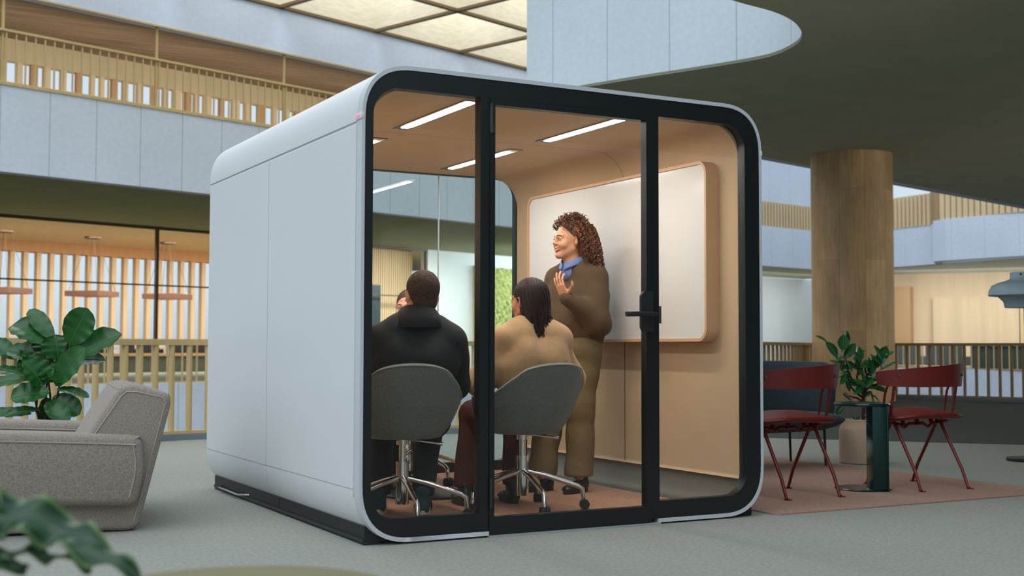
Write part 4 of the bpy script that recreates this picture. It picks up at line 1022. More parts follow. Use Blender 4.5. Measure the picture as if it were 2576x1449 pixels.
mk('glide', MB().box(-.38, .50, -.44, .48, 0, .014), m_black, g)

# fiddle leaf fig behind the armchair
pc = Vector((-.46, 2.35, 0)); D8 = 8.15; SC = D8/f_px
cen = CAM+Vector((sin(yaw), cos(yaw), 0))*D8+rt*((120-1288)*SC); pc = Vector((cen.x, cen.y, 0))
g = thing('potted_fiddle_leaf_fig', 'fiddle leaf fig with large glossy leaves behind the armchair', 'potted plant', pc, 0)
mk('pot', MB().lathe([(.14, 0), (.17, .02), (.19, .34), (.18, .35), (.17, .34), (.17, .30), (0, .30)], 40), m_clay, g, smooth=40)
mk('soil', MB().lathe([(.17, .295), (.17, .305), (0, .307)], 30), m_soil, g)
def lp(x, y, d=0): return rt*((x-120)*SC)+Vector((0, 0, CAM.z+(872.5-y)*SC))+Vector((sin(yaw), cos(yaw), 0))*d
for a, pth in enumerate(([(112, 1075), (106, 1040), (98, 1000), (112, 930), (125, 880)], [(120, 1080), (122, 1030), (124, 960), (132, 900)], [(135, 1075), (143, 1030), (152, 975), (160, 900), (172, 865)], [(125, 1080), (128, 1000), (118, 930)], [(110, 1080), (90, 1035), (92, 1000)])):
    mk('stem', MB().tube([Vector((0, 0, .30))+lp(pth[0][0], 0)*0+Vector(((a-2)*.02, 0, 0))]+[lp(x, y, .02*a-.04) for x, y in pth], .007, 8), m_bark, g, smooth=60)
FL = [((128, 855), (62, 783), 38, .1), ((112, 868), (28, 822), 78, .05), ((180, 868), (224, 782), 62, -.05), ((165, 925), (294, 846), 66, .05), ((150, 908), (140, 848), 66, 0), ((125, 920), (50, 868), 60, .1), ((105, 912), (18, 885), 44, .05),
      ((122, 972), (80, 912), 70, -.12), ((150, 970), (226, 880), 52, -.1), ((75, 948), (-12, 928), 28, .05), ((78, 955), (-5, 968), 30, -.05), ((140, 985), (60, 1000), 52, -.15), ((150, 978), (230, 998), 24, -.05),
      ((138, 998), (202, 1040), 46, .0), ((92, 1040), (-2, 1038), 24, -.1), ((116, 1000), (112, 1062), 44, .05), ((128, 1012), (188, 1060), 42, -.1), ((165, 915), (252, 908), 40, .08), ((130, 930), (175, 960), 45, -.05), ((100, 940), (60, 900), 50, .0), ((130, 905), (90, 850), 60, .12), ((150, 960), (130, 915), 60, -.02), ((30, 905), (-30, 862), 40, .1), ((110, 1030), (40, 1045), 24, -.12)]
random.seed(4)
for b, t_, w, d in FL:
    mb = MB(); bb = lp(*b, d*.5); tt = lp(*t_, d); w *= 1.22; tt = bb+(tt-bb)*1.06
    nn = Vector((random.uniform(-.3, .3), -.75, .6+random.uniform(-.2, .35)))
    leaf_mesh(mb, bb, tt, w*SC*1.15, nn, droop=random.uniform(.05, .2), cup=random.uniform(.05, .22), wave=.05, shape='fiddle', nseg=16); mk('leaf', mb, [m_leaf2, m_vein], g, smooth=70)

# near plant with crinkled leaves, lower left, and olive pouf at the bottom
m_crink = M('crinkled leaf', srgb(22, 62, 32), .4, noise=.3, nscale=14, spec=.5)
m_crink_e = M('leaf margin', srgb(92, 118, 74), .5)
cn = CAM+Vector((sin(yaw), cos(yaw), 0))*1.75+rt*((-190-1288)*1.75/f_px)
g = thing('potted_fern', 'blurred bird nest fern with crinkled leaves at the lower left', 'potted plant', (cn.x, cn.y, 0))
S2 = 1.75/f_px
def np_(x, y, d=0): k = (1.75+d)/1.75; return rt*(((x-1288)*k+1288+190)*S2)+Vector((0, 0, CAM.z+(871-y)*S2*k))+Vector((sin(yaw), cos(yaw), 0))*d
mk('pot', MB().lathe([(.09, 0), (.12, .02), (.15, .30), (.14, .31), (.13, .30), (0, .28)], 40), m_clay, g, smooth=40)
def strap(pts, w, wave):
    P = catmull(pts, 9); n = len(P); rows = []
    for i, p in enumerate(P):
        t = i/(n-1); d = (P[min(i+1, n-1)]-P[max(i-1, 0)]).normalized(); nn = Vector((-.15, -.8, .7)); nn = (nn-d*nn.dot(d)).normalized(); sd_ = d.cross(nn)
        ww = w*(sin(PI*min(1, .12+t*.88))**.6); row = []
        for j in range(-5, 6):
            q = j/5; row.append(p+sd_*(ww*.5*q)+nn*(wave*sin(t*n*.62+q*1.2+(1 if q > 0 else 2.2))*abs(q)**1.4))
        rows.append(row)
    mb = MB(); mb.grid(rows, 0); m_ = len(rows[0])-1
    mb.mi = [1 if (k % m_) in (0, m_-1) else 0 for k in range(len(mb.f))]
    return mb
rootp = Vector((0, 0, .29))
for pts, w in (([rootp, np_(-150, 1250), np_(-40, 1285), (np_(60, 1290)), np_(170, 1330), np_(260, 1385, -.03), np_(365, 1445, -.05)], 122*S2),
               ([rootp, np_(-170, 1330), np_(-60, 1380), np_(60, 1385), np_(150, 1392), np_(240, 1422)], 34*S2),
               ([rootp, np_(-170, 1240), np_(-90, 1190), np_(-20, 1230), np_(5, 1320)], 60*S2),
               ([rootp, np_(-170, 1380), np_(-80, 1420), np_(0, 1425), np_(80, 1412)], 60*S2),
               ([rootp, np_(-180, 1300), np_(-200, 1200), np_(-260, 1120)], 80*S2),
               ([rootp, np_(-240, 1350), np_(-330, 1300), np_(-420, 1330)], 80*S2)):
    o = mk('leaf', strap(pts, w, .017), [m_crink, m_crink_e], g, smooth=80); sm = o.modifiers.new('t', 'SOLIDIFY'); sm.thickness = .0015
dp = CAM+Vector((sin(yaw), cos(yaw), 0))*1.93+rt*((610-1288)*1.93/f_px)
o = mk('pouf', MB().lathe([(.20, 0), (.26, .02), (.30, .08), (.315, .20), (.315, .43), (.308, .482), (.29, .510), (.25, .526), (.12, .534), (0, .536)], 72, (0, 0)), M('olive velvet', srgb(122, 118, 84), .9, noise=.04), smooth=60)
o.location = (dp.x, dp.y, 0); tag(o, 'blurred olive pouf at the bottom picture edge', 'pouf')

# ================================================================== PEOPLE
def skin(name, c): return M(name, c, .5, noise=.04, nscale=30, sss=.15)
m_lip = M('lip', srgb(200, 112, 100), .4); m_eye = M('eye white', srgb(228, 222, 214), .3); m_iris = M('iris', srgb(50, 34, 26), .2); m_brow = M('brow', srgb(72, 46, 34), .8); m_teeth = M('teeth', srgb(236, 230, 220), .3)
def head_sdf(h=.0032, smile=0):
    s = SDF((-.11, -.14, -.20), (.11, .15, .15), h)
    s.ell((0, -.018, .035), (.076, .098, .085), .01).ell((0, .030, -.020), (.060, .062, .088), .03)
    s.cap((-.048, .0, -.052), (-.016, .062, -.096), .018, .016, .03).cap((.048, .0, -.052), (.016, .062, -.096), .018, .016, .03)
    s.ell((0, .073, -.098), (.020, .016, .014), .018)
    for q in (-1, 1):
        s.ell((q*.038, .058, -.030), (.022, .024, .024), .02)
        s.ell((q*.032, .100, .004), (.019, .015, .012), .014, cut=True)
        s.cap((q*.046, .072, .023), (q*.014, .090, .021), .008, .009, .012)
        s.ell((q*.031, .0795, .003), (.0165, .0115, .0105), .004)
        s.ell((q*.081, -.008, -.006), (.0085, .019, .031), .005, rot=(-.15, 0, q*-.55)); s.ell((q*.088, .002, -.004), (.006, .010, .016), .005, cut=True)
        s.ell((q*.0115, .098, -.028), (.0075, .0085, .0065), .006)
    for q in (-1, 1): s.cap((q*.019, .0875, .0095), (q*.044, .0785, .0085), .0052, .0045, .003).cap((q*.020, .0865, -.0045), (q*.043, .0785, -.004), .0048, .004, .003)
    s.cap((0, .086, .018), (0, .103, -.020), .0070, .0085, .009).ell((0, .1045, -.0235), (.0095, .0095, .0085), .007)
    s.ell((0, .085, -.060), (.028, .013, .012), .012)
    if smile:
        for q in (-1, 1): s.ell((q*.040, .064, -.034), (.022, .022, .020), .014)
        mt = [(x, .0955-.0165*(abs(x)/.03)**1.8, -.0635+.0105*(abs(x)/.03)**1.6) for x in np.linspace(-.030, .030, 9)]
        for a, b in zip(mt, mt[1:]): s.cap(tuple(np.array(a)+(0, -.0035, .0062)), tuple(np.array(b)+(0, -.0035, .0062)), .0040, None, .003).cap(tuple(np.array(a)+(0, -.0050, -.0078)), tuple(np.array(b)+(0, -.0050, -.0078)), .0048, None, .003)
        for a, b in zip(mt[1:-1], mt[2:-1]): s.cap(tuple(np.array(a)+(0, .001, 0)), tuple(np.array(b)+(0, .001, 0)), .0044, None, .0015, cut=True)
        s.cap((0, -.018, -.06), (0, -.03, -.22), .050, .054, .03); return s
    s.cap((-.020-.006*smile, .086, -.055+.004*smile), (0, .1005, -.056), .003, .0058, .004).cap((.020+.006*smile, .086, -.055+.004*smile), (0, .1005, -.056), .003, .0058, .004)
    s.cap((-.019-.005*smile, .084, -.060), (0, .097, -.071-.002*smile), .003, .0062, .004).cap((.019+.005*smile, .084, -.060), (0, .097, -.071-.002*smile), .003, .0062, .004)
    s.cap((0, -.018, -.06), (0, -.03, -.22), .050, .054, .03)
    return s
def head_parts(body_mb, root, T, smile=0, lips=True):
    """adds head and neck to the body mesh; T places it; eyes and brows are children"""
    n0 = len(body_mb.v); f0 = len(body_mb.f)
    mbsdf(body_mb, head_sdf(smile=smile), T)
    Ti = np.array(Matrix(T).inverted()); Vv = np.array(body_mb.v[n0:])@Ti[:3, :3].T+Ti[:3, 3]
    if lips:
        for k in range(f0, len(body_mb.f)):
            c = Vv[[i-n0 for i in body_mb.f[k]]].mean(0)
            if smile: zc = -.0640+.0105*(abs(c[0])/.03)**1.6; ok = abs(c[0]) < .0315 and zc-.0135 < c[2] < zc+.0105 and c[1] > .070
            else: e_ = (c[0]/.026)**2; ok = c[1] > .084 and e_ < 1 and -.077+.010*e_ < c[2] < -.0505-.002*e_
            if ok: body_mb.mi[k] = 1
    for q in (-1, 1):
        mb = MB(); bm = bmesh.new(); bmesh.ops.create_uvsphere(bm, u_segments=16, v_segments=10, radius=.0112); mb.addbm(bm, 0, Matrix(T)@Matrix.Translation((q*.031, .0808, .003)))
        bm = bmesh.new(); bmesh.ops.create_uvsphere(bm, u_segments=14, v_segments=8, radius=.0054); mb.addbm(bm, 1, Matrix(T)@Matrix.Translation((q*.0315, .0885, .003))@Matrix.Diagonal((1, .8, 1, 1)))
        mk('eye', mb, [m_eye, m_iris], root, smooth=180)
        mb = MB(); pts = [Matrix(T)@Vector(p) for p in ((q*.014, .0975, .0215), (q*.026, .0945, .0265), (q*.040, .086, .0255), (q*.050, .074, .018))]
        mb.tube(catmull(pts, 4), [.0022]*12+[.0008], 6); mk('eyebrow', mb, m_brow, root, smooth=60)
        mb = MB(); pts = [Matrix(T)@Vector(p) for p in ((q*.018, .0905, .0035), (q*.026, .0945, .0058), (q*.036, .0925, .0056), (q*.046, .083, .002))]
        mb.tube(catmull(pts, 4), [.0013]*12+[.0006], 5); mk('eyelash', mb, m_brow, root, smooth=60)
    if smile:
        rows = [[Matrix(T)@Vector((x, .0928-.0165*(abs(x)/.03)**1.8, -.0635+.0105*(abs(x)/.03)**1.6+dz)) for dz in (-.0035, .001, .0050)] for x in np.linspace(-.026, .026, 11)]
        mk('teeth', MB().grid(rows), m_teeth, root, smooth=180)
def hand_mb(mb, T, curl=(.3, .35, .4, .5), spread=(.18, .05, -.07, -.2), thumb=.0, left=1, h=.0026, open_thumb=1.0):
    """hand: wrist at the origin, fingers along +Y, palm facing -Z, thumb on the +X side when left=1 (mirrored for -1)"""
    s = SDF((-.075, -.06, -.085), (.10, .215, .05), h)
    s.cap((0, -.018, 0), (0, .012, 0), .023, .025, .01)
    s.ell((.002, .052, 0), (.038, .050, .0135), .014).ell((-.018, .05, -.002), (.020, .046, .013), .012).ell((.022, .035, -.010), (.016, .032, .014), .012)
    L = ((.043, .027, .020), (.048, .030, .021), (.044, .028, .021), (.034, .021, .018)); X0 = (.030, .0095, -.0115, -.030); Y0 = (.088, .094, .090, .080); R = (.0085, .0088, .0083, .0072)
    for i in range(4):
        p = np.array((X0[i], Y0[i], 0.0)); a = curl[i]*.55; s.cap((X0[i]*.6, .045, 0), p, .010, R[i]+.0008, .008)
        for k in range(3):
            d = np.array((sin(spread[i])*cos(a), cos(spread[i])*cos(a), -sin(a))); q = p+d*L[i][k]
            s.cap(p, q, R[i]-.0006*k, R[i]-.0006*(k+1), .0035); p = q; a += curl[i]*(.9 if k == 0 else .6)
    o = open_thumb
    p0 = np.array((.018, .018, -.006)); p1 = np.array((.040+.010*o, .040, -.014)); p2 = np.array((.052+.026*o, .066+.006*thumb, -.018)); p3 = np.array((.056+.036*o, .096, -.018-.004*thumb))
    s.cap(p0, p1, .016, .0125, .010).cap(p1, p2, .0115, .0098, .006).cap(p2, p3, .0098, .0078, .004)
    A = Matrix(T)@Matrix.Diagonal((left, 1, 1, 1)); n0 = len(mb.f)
    mbsdf(mb, s, A)
    if left < 0:
        for k in range(n0, len(mb.f)): mb.f[k] = mb.f[k][::-1]
def frame_from(o, y, z):
    y = Vector(y).normalized(); z = Vector(z); z = (z-y*z.dot(y)).normalized(); x = y.cross(z)
    m = Matrix((x, y, z)).transposed().to_4x4(); m.translation = Vector(o); return m
def shoe(root, name, ankle, fwd, mats, sole=.028, length=.27, boot=0):
    """shoe on the floor under the ankle"""
    f = Vector((fwd[0], fwd[1], 0)).normalized(); T = frame_from((ankle[0], ankle[1], ankle[2]), f, (0, 0, 1))
    s = SDF((-.075, -.12, -.02), (.075, .25, .22), .006)
    s.ell((0, -.035, .045), (.036, .045, .045), .02).ell((0, .06, .035), (.040, .08, .036), .03).ell((0, .135, .026), (.042, .058, .028), .03).cap((0, -.02, .06), (0, -.015, .11+boot), .036, .044, .02)
    s.halfcut((0, 0, sole*.6), (0, 0, -1))
    sh = mk(name, mbsdf(MB(), s, T), mats[0], root, smooth=180)
    o = [(.036*sin(t)*(1.12 if cos(t) > 0 else .96), .045+(.15 if cos(t) > 0 else .125)*cos(t)) for t in np.linspace(0, 2*PI, 33)[:-1]]
    mk('sole', MB().add([T@Vector((x*1.12, y, z)) for z in (0, sole) for x, y in o], [tuple(range(32)), tuple(range(63, 31, -1))]+[(i, (i+1) % 32, 32+(i+1) % 32, 32+i) for i in range(32)]), mats[1], sh, smooth=40)
    return sh
def limbs(s, J, keys, radii, k=.03):
    for (a, b), (ra, rb) in zip(keys, radii): s.cap(J[a], J[b], ra, rb, k)
    return s
def body_torso(s, J, g=0, k=.04, w=1.0):
    """torso from joints; g = extra thickness of the garment"""
    pel, ch, nk = Vector(J['pelvis']), Vector(J['chest']), Vector(J['neck']); sl, sr = Vector(J['shL']), Vector(J['shR'])
    ax = (sr-sl).normalized(); r = lambda v: tuple(v)
    for q in (-1, 1):
        s.cap(r(pel+ax*.07*q*w), r(pel+(ch-pel)*.5+ax*.055*q*w), .105+g*.3, .095+g, k)
        s.cap(r(pel+(ch-pel)*.5+ax*.055*q*w), r(ch+ax*.075*q*w), .095+g, .108+g, k)
        s.cap(r(ch+ax*.07*q*w), r(ch+(nk-ch)*.6+ax*.075*q*w), .100+g, .075+g, k)
    s.cap(r(sl), r(nk-Vector((0, 0, .03))), .052+g, .055+g*.6, k).cap(r(sr), r(nk-Vector((0, 0, .03))), .052+g, .055+g*.6, k)
    return s

# ---- standing woman: brown sweater, olive trousers, curly hair
rx = 1.865; bodydir = Vector((-.957, -.287, 0))
w1 = thing('person', 'standing person with curly auburn hair, brown sweater and raised open hand by the whiteboard', 'person', (1.885, 1.25, ZF), rzof(bodydir))
J = dict(pelvis=(0, -.02, .90), chest=(0, -.035, 1.19), neck=(0, -.02, 1.405), shL=(-.155, -.03, 1.305), shR=(.155, -.03, 1.305), elL=(-.228, .03, 1.035), wrL=(-.13, .215, 1.165), elR=(.255, -.03, 1.04), wrR=(.20, .13, .93),
         hipL=(-.085, -.01, .86), hipR=(.085, -.01, .86), knL=(-.085, .03, .46), knR=(.10, .10, .46), anL=(-.085, .04, .10), anR=(.11, .16, .10))
hd = Vector((-.998, .055, 0)); rel = rzof(hd)-rzof(bodydir)
TH = Matrix.Translation((.0, .035, 1.525))@Matrix.Rotation(rel, 4, 'Z')@Matrix.Rotation(.04, 4, 'X')@Matrix.Scale(.98, 4)
m_skin1 = skin('light brown skin', srgb(214, 156, 120)); m_skin2 = skin('warm skin', srgb(206, 142, 112)); m_skin3 = skin('fair skin', srgb(226, 170, 146))
mb = MB(); s = SDF((-.40, -.28, .0), (.40, .40, 1.46), .0085)
body_torso(s, J, -.02, w=.9)
limbs(s, J, [('shL', 'elL'), ('elL', 'wrL'), ('shR', 'elR'), ('elR', 'wrR')], [(.040, .032), (.032, .023)]*2)
limbs(s, J, [('hipL', 'knL'), ('knL', 'anL'), ('hipR', 'knR'), ('knR', 'anR')], [(.080, .052), (.052, .036)]*2)
mbsdf(mb, s)
head_parts(mb, w1, TH, smile=1)
wr = Vector(J['wrL'])
handT = frame_from(wr+Vector((.004, .004, .012)), Vector((.12, .30, 1)), Vector((-.55, -.75, .25)))
# palm faces the speaker's chest and up; seen from the camera the fingers fan to the upper left, thumb to the right
hand_mb(mb, frame_from(wr, Vector((.16, .36, .92)), Vector((.0, .92, -.30)))@Matrix.Scale(.88, 4), curl=(.62, .50, .36, .26), spread=(-.10, -.10, -.16, -.26), left=1, open_thumb=1.35)
hand_mb(mb, frame_from(J['wrR'], Vector((-.35, .75, -.2)), Vector((.4, .3, .8))), curl=(.6, .65, .7, .75), left=-1, open_thumb=.4, h=.0032)
mk('body', mb, [m_skin1, m_lip], w1, smooth=180)
m_sweater = M('brown boiled wool', srgb(88, 69, 46), .95, noise=.08, nscale=60, bump=.3, bscale=260)
s = SDF((-.44, -.32, .80), (.44, .42, 1.47), .0075); 
body_torso(s, dict(J, pelvis=(0, -.03, .97), neck=(0, -.02, 1.375)), .022, w=.95)
s.cap((0, -.03, .92), (0, -.03, 1.0), .135, .165, .05).cap((-.09, -.03, .96), (-.07, -.03, 1.1), .10, .13, .05).cap((.09, -.03, .96), (.07, -.03, 1.1), .10, .13, .05)
s.cap(J['shL'], J['elL'], .066, .078, .03).cap(J['elL'], Vector(J['wrL'])*.93+Vector(J['elL'])*.07, .078, .046, .03)
s.cap(J['shR'], J['elR'], .066, .075, .03).cap(J['elR'], J['wrR'], .084, .050, .03)
s.ell((-.225, .0, 1.01), (.065, .08, .07), .04)
s.folds(.0105, .70, seed=2)
s.halfcut((0, 0, .862), (0, 0, -1))
s.cap((0, -.01, 1.48), (0, -.01, 1.44), .068, .056, .008, cut=True).cap((0, .02, 1.425), (0, .17, 1.366), .044, .004, .010, cut=True)
mk('sweater', mbsdf(MB(), s), m_sweater, w1, smooth=180)
mk('shirt_front', mbsdf(MB(), SDF((-.10, -.05, 1.27), (.10, .16, 1.42), .005).cap((0, .012, 1.38), (0, .035, 1.33), .054, .05)), M('blue shirt', srgb(116, 142, 198), .8, noise=.03), w1, smooth=180)
m_shirt = M('blue shirt', srgb(116, 142, 198), .8, noise=.03)
mb = MB()
for q in (-1, 1):
    P = []
    for i in range(11):
        u = i/10; a = PI*(.04+u*.93); f_ = u*u; r0 = .060+.012*f_; x = q*sin(a); y = -.012-cos(a)*1.0
        cx_ = lambda r: Vector((x*r, -.012-cos(a)*r+.022*f_, 0))
        P.append([cx_(r0)+Vector((0, 0, 1.436-.062*f_)), cx_(r0+.006)+Vector((0, 0, 1.444-.062*f_)), cx_(r0+.012)+Vector((0, 0, 1.424-.064*f_)), cx_(r0+.018)+Vector((0, .008*f_, 1.404-.064*f_))])
    mb.grid(P)
o = mk('shirt_collar', mb, m_shirt, w1, smooth=60); sm = o.modifiers.new('t', 'SOLIDIFY'); sm.thickness = .003
m_olive = M('olive cotton', srgb(122, 104, 68), .9, noise=.07, nscale=30, bump=.2, bscale=160)
s = SDF((-.30, -.26, .02), (.30, .36, 1.06), .0075)
s.cap((-.06, -.02, .97), (-.085, -.01, .84), .098, .108, .03).cap((.06, -.02, .97), (.085, -.01, .84), .098, .108, .03)
limbs(s, J, [('hipL', 'knL'), ('hipR', 'knR')], [(.108, .088)]*2, .02); limbs(s, J, [('knL', 'anL'), ('knR', 'anR')], [(.088, .086)]*2, .02)
s.folds(.006, .8, seed=4); s.halfcut((0, 0, .095), (0, 0, -1)); mk('trousers', mbsdf(MB(), s), m_olive, w1, smooth=180)
m_bl = M('black leather', srgb(26, 26, 27), .3, noise=.1)
shoe(w1, 'shoe', (-.085, .03, 0), (-.25, 1, 0), (m_bl, m_rubber), .03, boot=.03); shoe(w1, 'shoe', (.11, .15, 0), (.1, 1, 0), (m_bl, m_rubber), .03, boot=.03)
# curly hair
m_hair1 = M('auburn curls', srgb(104, 62, 38), .6, noise=.55, nscale=22); 
def inhead(T, p): return Matrix(T)@Vector(p)
s = SDF((-.14, -.22, -.22), (.14, .12, .17), .005)
s.ell((0, -.028, .050), (.084, .098, .086), .01).ell((0, -.085, -.02), (.090, .062, .10), .03).ell((0, -.108, -.11), (.084, .050, .07), .03)
s.ell((0, .086, -.03), (.066, .070, .086), .01, cut=True).ell((.0, .03, -.09), (.09, .055, .09), .012, cut=True)
mk('hair', mbsdf(MB(), s, TH), m_hair1, w1, smooth=180)
random.seed(21)
hair = w1.children[-1]
mb = MB()
for i in range(760):
    # root on the scalp, then hang
    u = random.random(); az = random.uniform(-PI, PI)*.98; el = random.uniform(-.15, 1.0)*PI/2
    d = Vector((sin(az)*cos(el), -cos(az)*cos(el), sin(el)))
    frontness = -d.y*-1
    if d.y > .80 and d.z < .40: continue
    if d.y > .25 and d.z < .10: continue
    r0 = Vector((0, -.025, .045))+Vector((d.x*.084, d.y*.100, d.z*.088))
    if i >= 620:      # lower layer behind the ears and at the nape
        az = random.uniform(-1.75, 1.75); d = Vector((sin(az), -cos(az), 0)); r0 = Vector((d.x*.088, -.075+d.y*.062, random.uniform(-.10, .0)))
    front = d.y > .35
    Ln = random.uniform(.035, .06) if front or d.z > .75 else random.uniform(.12, .275)
    if not front and d.z <= .75 and d.y > -.1: Ln *= .8
    nst = int(Ln/.0035); pts = []; R = random.uniform(.004, .0085); ph = random.random()*6; pos = r0.copy(); dirv = (d*1.0+Vector((0, -.15, .25 if not front else .5))).normalized()
    for k in range(nst):
        t = k/nst
        g_ = Vector((d.x*.22, -.22 if not front else .12, -1))
        dirv = (dirv*.90+g_.normalized()*(.10 if not front and d.z <= .75 else .05)).normalized(); pos = pos+dirv*.0035
        a_ = dirv.cross(Vector((0, 1, .2))).normalized(); b_ = dirv.cross(a_)
        w = k*.70+ph; rr = R*min(1, .3+2.5*t); q = pos+a_*rr*cos(w)+b_*rr*sin(w)
        pc_ = Vector((0, -.026, .034)); v = q-pc_; e_ = (v.x/.088)**2+(v.y/.102)**2+(v.z/.092)**2
        if e_ < 1: q = pc_+v/math.sqrt(max(e_, .1))
        if q.y > -.02 and q.z < -.03: q.x = math.copysign(max(abs(q.x), .078), q.x)
        pts.append(inhead(TH, q))
    if len(pts) > 4: mb.tube(pts, [.0024]*(len(pts)-2)+[.0016, .0007], 4, caps=False, mi=random.choice((0, 0, 1, 2)))
mk('curls', mb, [m_hair1, M('light curls', srgb(150, 98, 60), .6), M('dark curls', srgb(66, 40, 28), .6)], hair, smooth=180)

# ---- seated figures
def seated(label, loc, rz, headdir, J, garment, gmat, legmat, skinm, shoemats, hd_off=(0, .02, .125), tilt=0, smile=0, gw=1.0, scale=1.0, neckcol=False, boot=0, thick=.028, fs=3, handpose=True):
    r = thing('person', label, 'person', loc, rz)
    rel = rzof(headdir)-rz; nk = Vector(J['neck'])
    T = Matrix.Translation(nk+Vector(hd_off))@Matrix.Rotation(rel, 4, 'Z')@Matrix.Rotation(tilt, 4, 'X')@Matrix.Scale(scale, 4)
    mb = MB(); s = SDF((-.45, -.35, 0), (.45, .85, nk.z+.05), .010)
    body_torso(s, J, -.025, w=.9*gw)
    limbs(s, J, [('shL', 'elL'), ('elL', 'wrL'), ('shR', 'elR'), ('elR', 'wrR')], [(.045, .036), (.038, .026)]*2)
    limbs(s, J, [('hipL', 'knL'), ('knL', 'anL'), ('hipR', 'knR'), ('knR', 'anR')], [(.080, .055), (.052, .036)]*2)
    mbsdf(mb, s); head_parts(mb, r, T, smile=smile)
    for w_, e_, sg in (('wrL', 'elL', 1), ('wrR', 'elR', -1)):
        d = Vector(J[w_])-Vector(J[e_]); hand_mb(mb, frame_from(J[w_], Vector((d.x*.6-sg*-.0, d.y, d.z*.4)), (0, 0, 1)), curl=(.35, .4, .45, .5), left=sg, open_thumb=.5, h=.0034)
    mk('body', mb, [skinm, m_lip], r, smooth=180)
    s = SDF((-.46, -.36, J['pelvis'][2]-.17), (.46, .62, nk.z+.05), .0085)
    body_torso(s, J, thick, w=1.0*gw)
    for a, b, c in (('shL', 'elL', 'wrL'), ('shR', 'elR', 'wrR')): s.cap(J[a], J[b], .066+thick*.5, .062+thick*.4, .03).cap(J[b], Vector(J[c])*.95+Vector(J[b])*.05, .060+thick*.4, .040+thick*.2, .025)
    s.folds(.012, .75, seed=fs); top = nk.z-.012
    s.cap((nk.x, nk.y+.01, top-.01), (nk.x, nk.y+.015, top+.12), .058, .075, .008, cut=True)
    mk(garment, mbsdf(MB(), s), gmat, r, smooth=180)
    s = SDF((-.34, -.30, .04), (.34, .80, J['pelvis'][2]+.16), .0085)
    s.cap(Vector(J['pelvis'])+Vector((-.06, 0, -.02)), J['hipL'], .11, .10, .03).cap(Vector(J['pelvis'])+Vector((.06, 0, -.02)), J['hipR'], .11, .10, .03)
    limbs(s, J, [('hipL', 'knL'), ('hipR', 'knR')], [(.098, .078)]*2, .02); limbs(s, J, [('knL', 'anL'), ('knR', 'anR')], [(.076, .060)]*2, .02)
    s.folds(.005, .9, seed=fs+9); s.halfcut((0, 0, .10), (0, 0, -1)); mk('trousers', mbsdf(MB(), s), legmat, r, smooth=180)
    for a, kx in (('anL', 'knL'), ('anR', 'knR')):
        fd = Vector(J[kx])-Vector(J[a]); fd = Vector((fd.x*.3+.02, abs(fd.y)+.3, 0)); shoe(r, 'shoe', (J[a][0], J[a][1], 0), fd, shoemats, .034 if boot == 0 else .03, boot=boot)
    return r, T
def shorthair(r, T, mat, low=-.055, amp=.0016, seed=1):
    s = SDF((-.12, -.15, -.16), (.12, .14, .15), .0036)
    s.ell((0, -.022, .040), (.083, .103, .090), .01).ell((0, -.055, -.035), (.062, .048, .055), .02)
    s.ell((0, .085, -.035), (.080, .075, .105), .008, cut=True)
    for q in (-1, 1): s.ell((q*.090, .012, -.030), (.034, .040, .060), .006, cut=True)
    rs = np.random.RandomState(seed); s.val += (amp*rs.normal(size=s.val.shape)).astype(np.float32)
    h_ = mk('hair', mbsdf(MB(), s, T), mat, r, smooth=180)
    return h_
# man in the black jacket
m_jacket = M('black canvas', srgb(20, 21, 25), .8, noise=.12, nscale=6, bump=.1, bscale=200)
m_dk = M('dark denim', srgb(26, 28, 32), .85, noise=.1)
Jm = dict(pelvis=(-.02, -.035, .56), chest=(0, -.105, .80), neck=(0, -.075, 1.02), shL=(-.168, -.09, .905), shR=(.168, -.09, .905), elL=(-.255, .02, .69), wrL=(-.20, .27, .665), elR=(.232, .02, .68), wrR=(.18, .26, .66),
          hipL=(-.09, .0, .50), hipR=(.09, .0, .50), knL=(-.13, .38, .50), knR=(.13, .38, .50), anL=(-.16, .20, .09), anR=(.06, .12, .09))
hdm = camdir(-22)
cm = Vector((.452, .555, 0))+camdir(90)*.055
m1, T1 = seated('seated person in a black jacket, seen from behind, short brown hair', (cm.x, cm.y, ZF), rzof(camdir(-10)), hdm, Jm, 'jacket', m_jacket, m_dk, m_skin3, (M('teal suede', srgb(30, 70, 74), .85), M('cream sole', srgb(206, 192, 160), .7)), hd_off=(.035, .03, .112), scale=1.0, gw=1.05, thick=.030, fs=3)
shorthair(m1, T1, M('short brown hair', srgb(72, 50, 36), .8, noise=.35, nscale=120, bump=.5, bscale=300), seed=1)
# turned down collar of the jacket
P = []
for i in range(25):
    a = -2.3+4.6*i/24; c, s_ = cos(a), sin(a)
    w = .5+.5*c
    cx_, cy_ = .012, -.068
    P.append([Vector((cx_+.062*s_, cy_-.066*c, 1.030+.020*w)), Vector((cx_+.070*s_, cy_-.076*c, 1.070+.014*w)), Vector((cx_+.088*s_, cy_-.098*c, 1.060+.010*w)), Vector((cx_+.122*s_, cy_-.128*c, 1.018+.006*w)), Vector((cx_+.156*s_, cy_-.152*c, .972-.002*w))])
o = mk('jacket_collar', MB().grid(P), m_jacket, m1, smooth=60); sm = o.modifiers.new('t', 'SOLIDIFY'); sm.thickness = .006
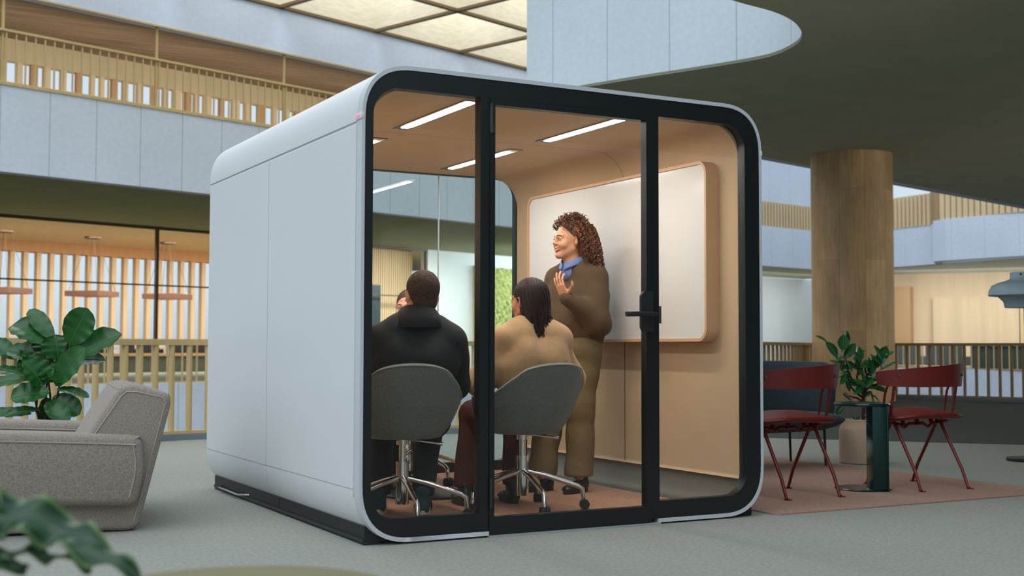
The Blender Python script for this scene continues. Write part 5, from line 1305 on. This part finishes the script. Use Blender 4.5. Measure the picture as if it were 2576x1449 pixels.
# seated woman in tan sweater
m_tan = M('tan fleece', srgb(196, 156, 112), .95, noise=.05, nscale=40, bump=.2, bscale=240, sheen=.2)
m_rust = M('rust trousers', srgb(74, 28, 18), .9, noise=.08)
Jw = dict(pelvis=(0, -.05, .55), chest=(0, -.085, .79), neck=(0, -.055, 1.00), shL=(-.155, -.07, .90), shR=(.155, -.07, .90), elL=(-.25, .02, .69), wrL=(-.16, .26, .69), elR=(.245, -.02, .69), wrR=(.17, .2, .64),
          hipL=(-.09, .0, .50), hipR=(.09, .0, .50), knL=(-.16, .38, .49), knR=(.12, .39, .49), anL=(-.24, .30, .09), anR=(.05, .30, .09))
cw = Vector((1.174, .60, 0))+camdir(90)*.02
hw = camdir(-50)
w2, T2 = seated('seated person in a tan sweater with dark shoulder length hair, seen from behind', (cw.x, cw.y, ZF), rzof(camdir(-24)), hw, Jw, 'sweater', m_tan, m_rust, m_skin2, (m_bl, m_rubber), hd_off=(0, .03, .118), scale=.97, gw=1.0, boot=.0, thick=.032, fs=6)
m_hair2 = M('dark brown hair', srgb(46, 30, 25), .5, spec=.25, noise=.3, nscale=30, stretch=(1, 1, .15))
s = SDF((-.14, -.19, -.34), (.14, .14, .16), .0036)
s.ell((0, -.022, .040), (.085, .106, .093), .01).ell((0, -.050, -.03), (.095, .078, .110), .03).ell((0, -.068, -.15), (.104, .056, .12), .04)
s.ell((0, -.080, -.255), (.100, .046, .09), .03)
s.ell((0, .088, -.050), (.082, .072, .118), .008, cut=True).cap((0, -.02, -.12), (0, -.03, -.40), .052, .062, .01, cut=True)
for q in (-1, 1): s.ell((q*.100, .085, -.05), (.036, .042, .075), .008, cut=True)
g_ = [s.lo[i]+s.h*np.arange(s.n[i]) for i in range(3)]; X, Y, Z = np.meshgrid(*g_, indexing='ij'); az = np.arctan2(X, -(Y+.03))
s.val += (.0022*np.sin(az*31+6*np.sin(Z*14)+3*az*az)+.0013*np.sin(az*67+9*Z*8)+.004*np.clip(-Z-.10, 0, 1)/.2*np.sin(az*17+Z*22)).astype(np.float32)
s.val = np.maximum(s.val, (-.262+.030*np.sin(az*13+1)+.022*np.sin(az*29)+.05*np.abs(az)**1.3-Z).astype(np.float32))
h2 = mk('hair', mbsdf(MB(), s, T2), m_hair2, w2, smooth=180)
random.seed(8); mb = MB()
for i in range(150):
    az = random.uniform(-1, 1)*1.5; r_ = Vector((sin(az)*.100, -.062-.064*cos(az), random.uniform(-.17, -.08))); pts = []
    Ln = random.uniform(.10, .19)-.03*abs(az); sw = random.uniform(-.03, .03)
    for k in range(12): t = k/11; pts.append(r_+Vector((sw*t*t-.25*r_.x*t*t, .006*sin(k*.5+i)-.012*sin(t*3), -Ln*t)))
    mb.tube([inhead(T2, p) for p in pts], [.0034]*7+[.0030, .0024, .0018, .0012, .0005], 4, caps=False)
mk('hair_strands', mb, m_hair2, h2, smooth=180)
# person facing the camera, mostly hidden
Jf = dict(Jm); Jf.update(anL=(-.10, .38, .09), anR=(.10, .36, .09), wrL=(-.10, .27, .69), wrR=(.10, .27, .69))
cf = Vector((1.19, 2.07, 0))+camdir(-90)*.045
m3, T3 = seated('smiling seated person facing the camera, mostly hidden behind the person in black', (cf.x, cf.y, ZF), rzof(camdir(176)), camdir(194), Jf, 'sweater', M('charcoal knit', srgb(44, 44, 48), .9), m_dk, m_skin3, (m_bl, m_rubber), hd_off=(.0, .05, .100), scale=.98, smile=1, boot=.06, fs=12)
h3 = shorthair(m3, T3, M('chestnut hair', srgb(74, 46, 34), .6, noise=.3, nscale=60), seed=3)
mk('hair_bun', mbsdf(MB(), SDF((-.06, -.18, .0), (.06, -.05, .12), .005).ell((0, -.12, .06), (.04, .035, .04)), T3), m_hair2, h3, smooth=180)
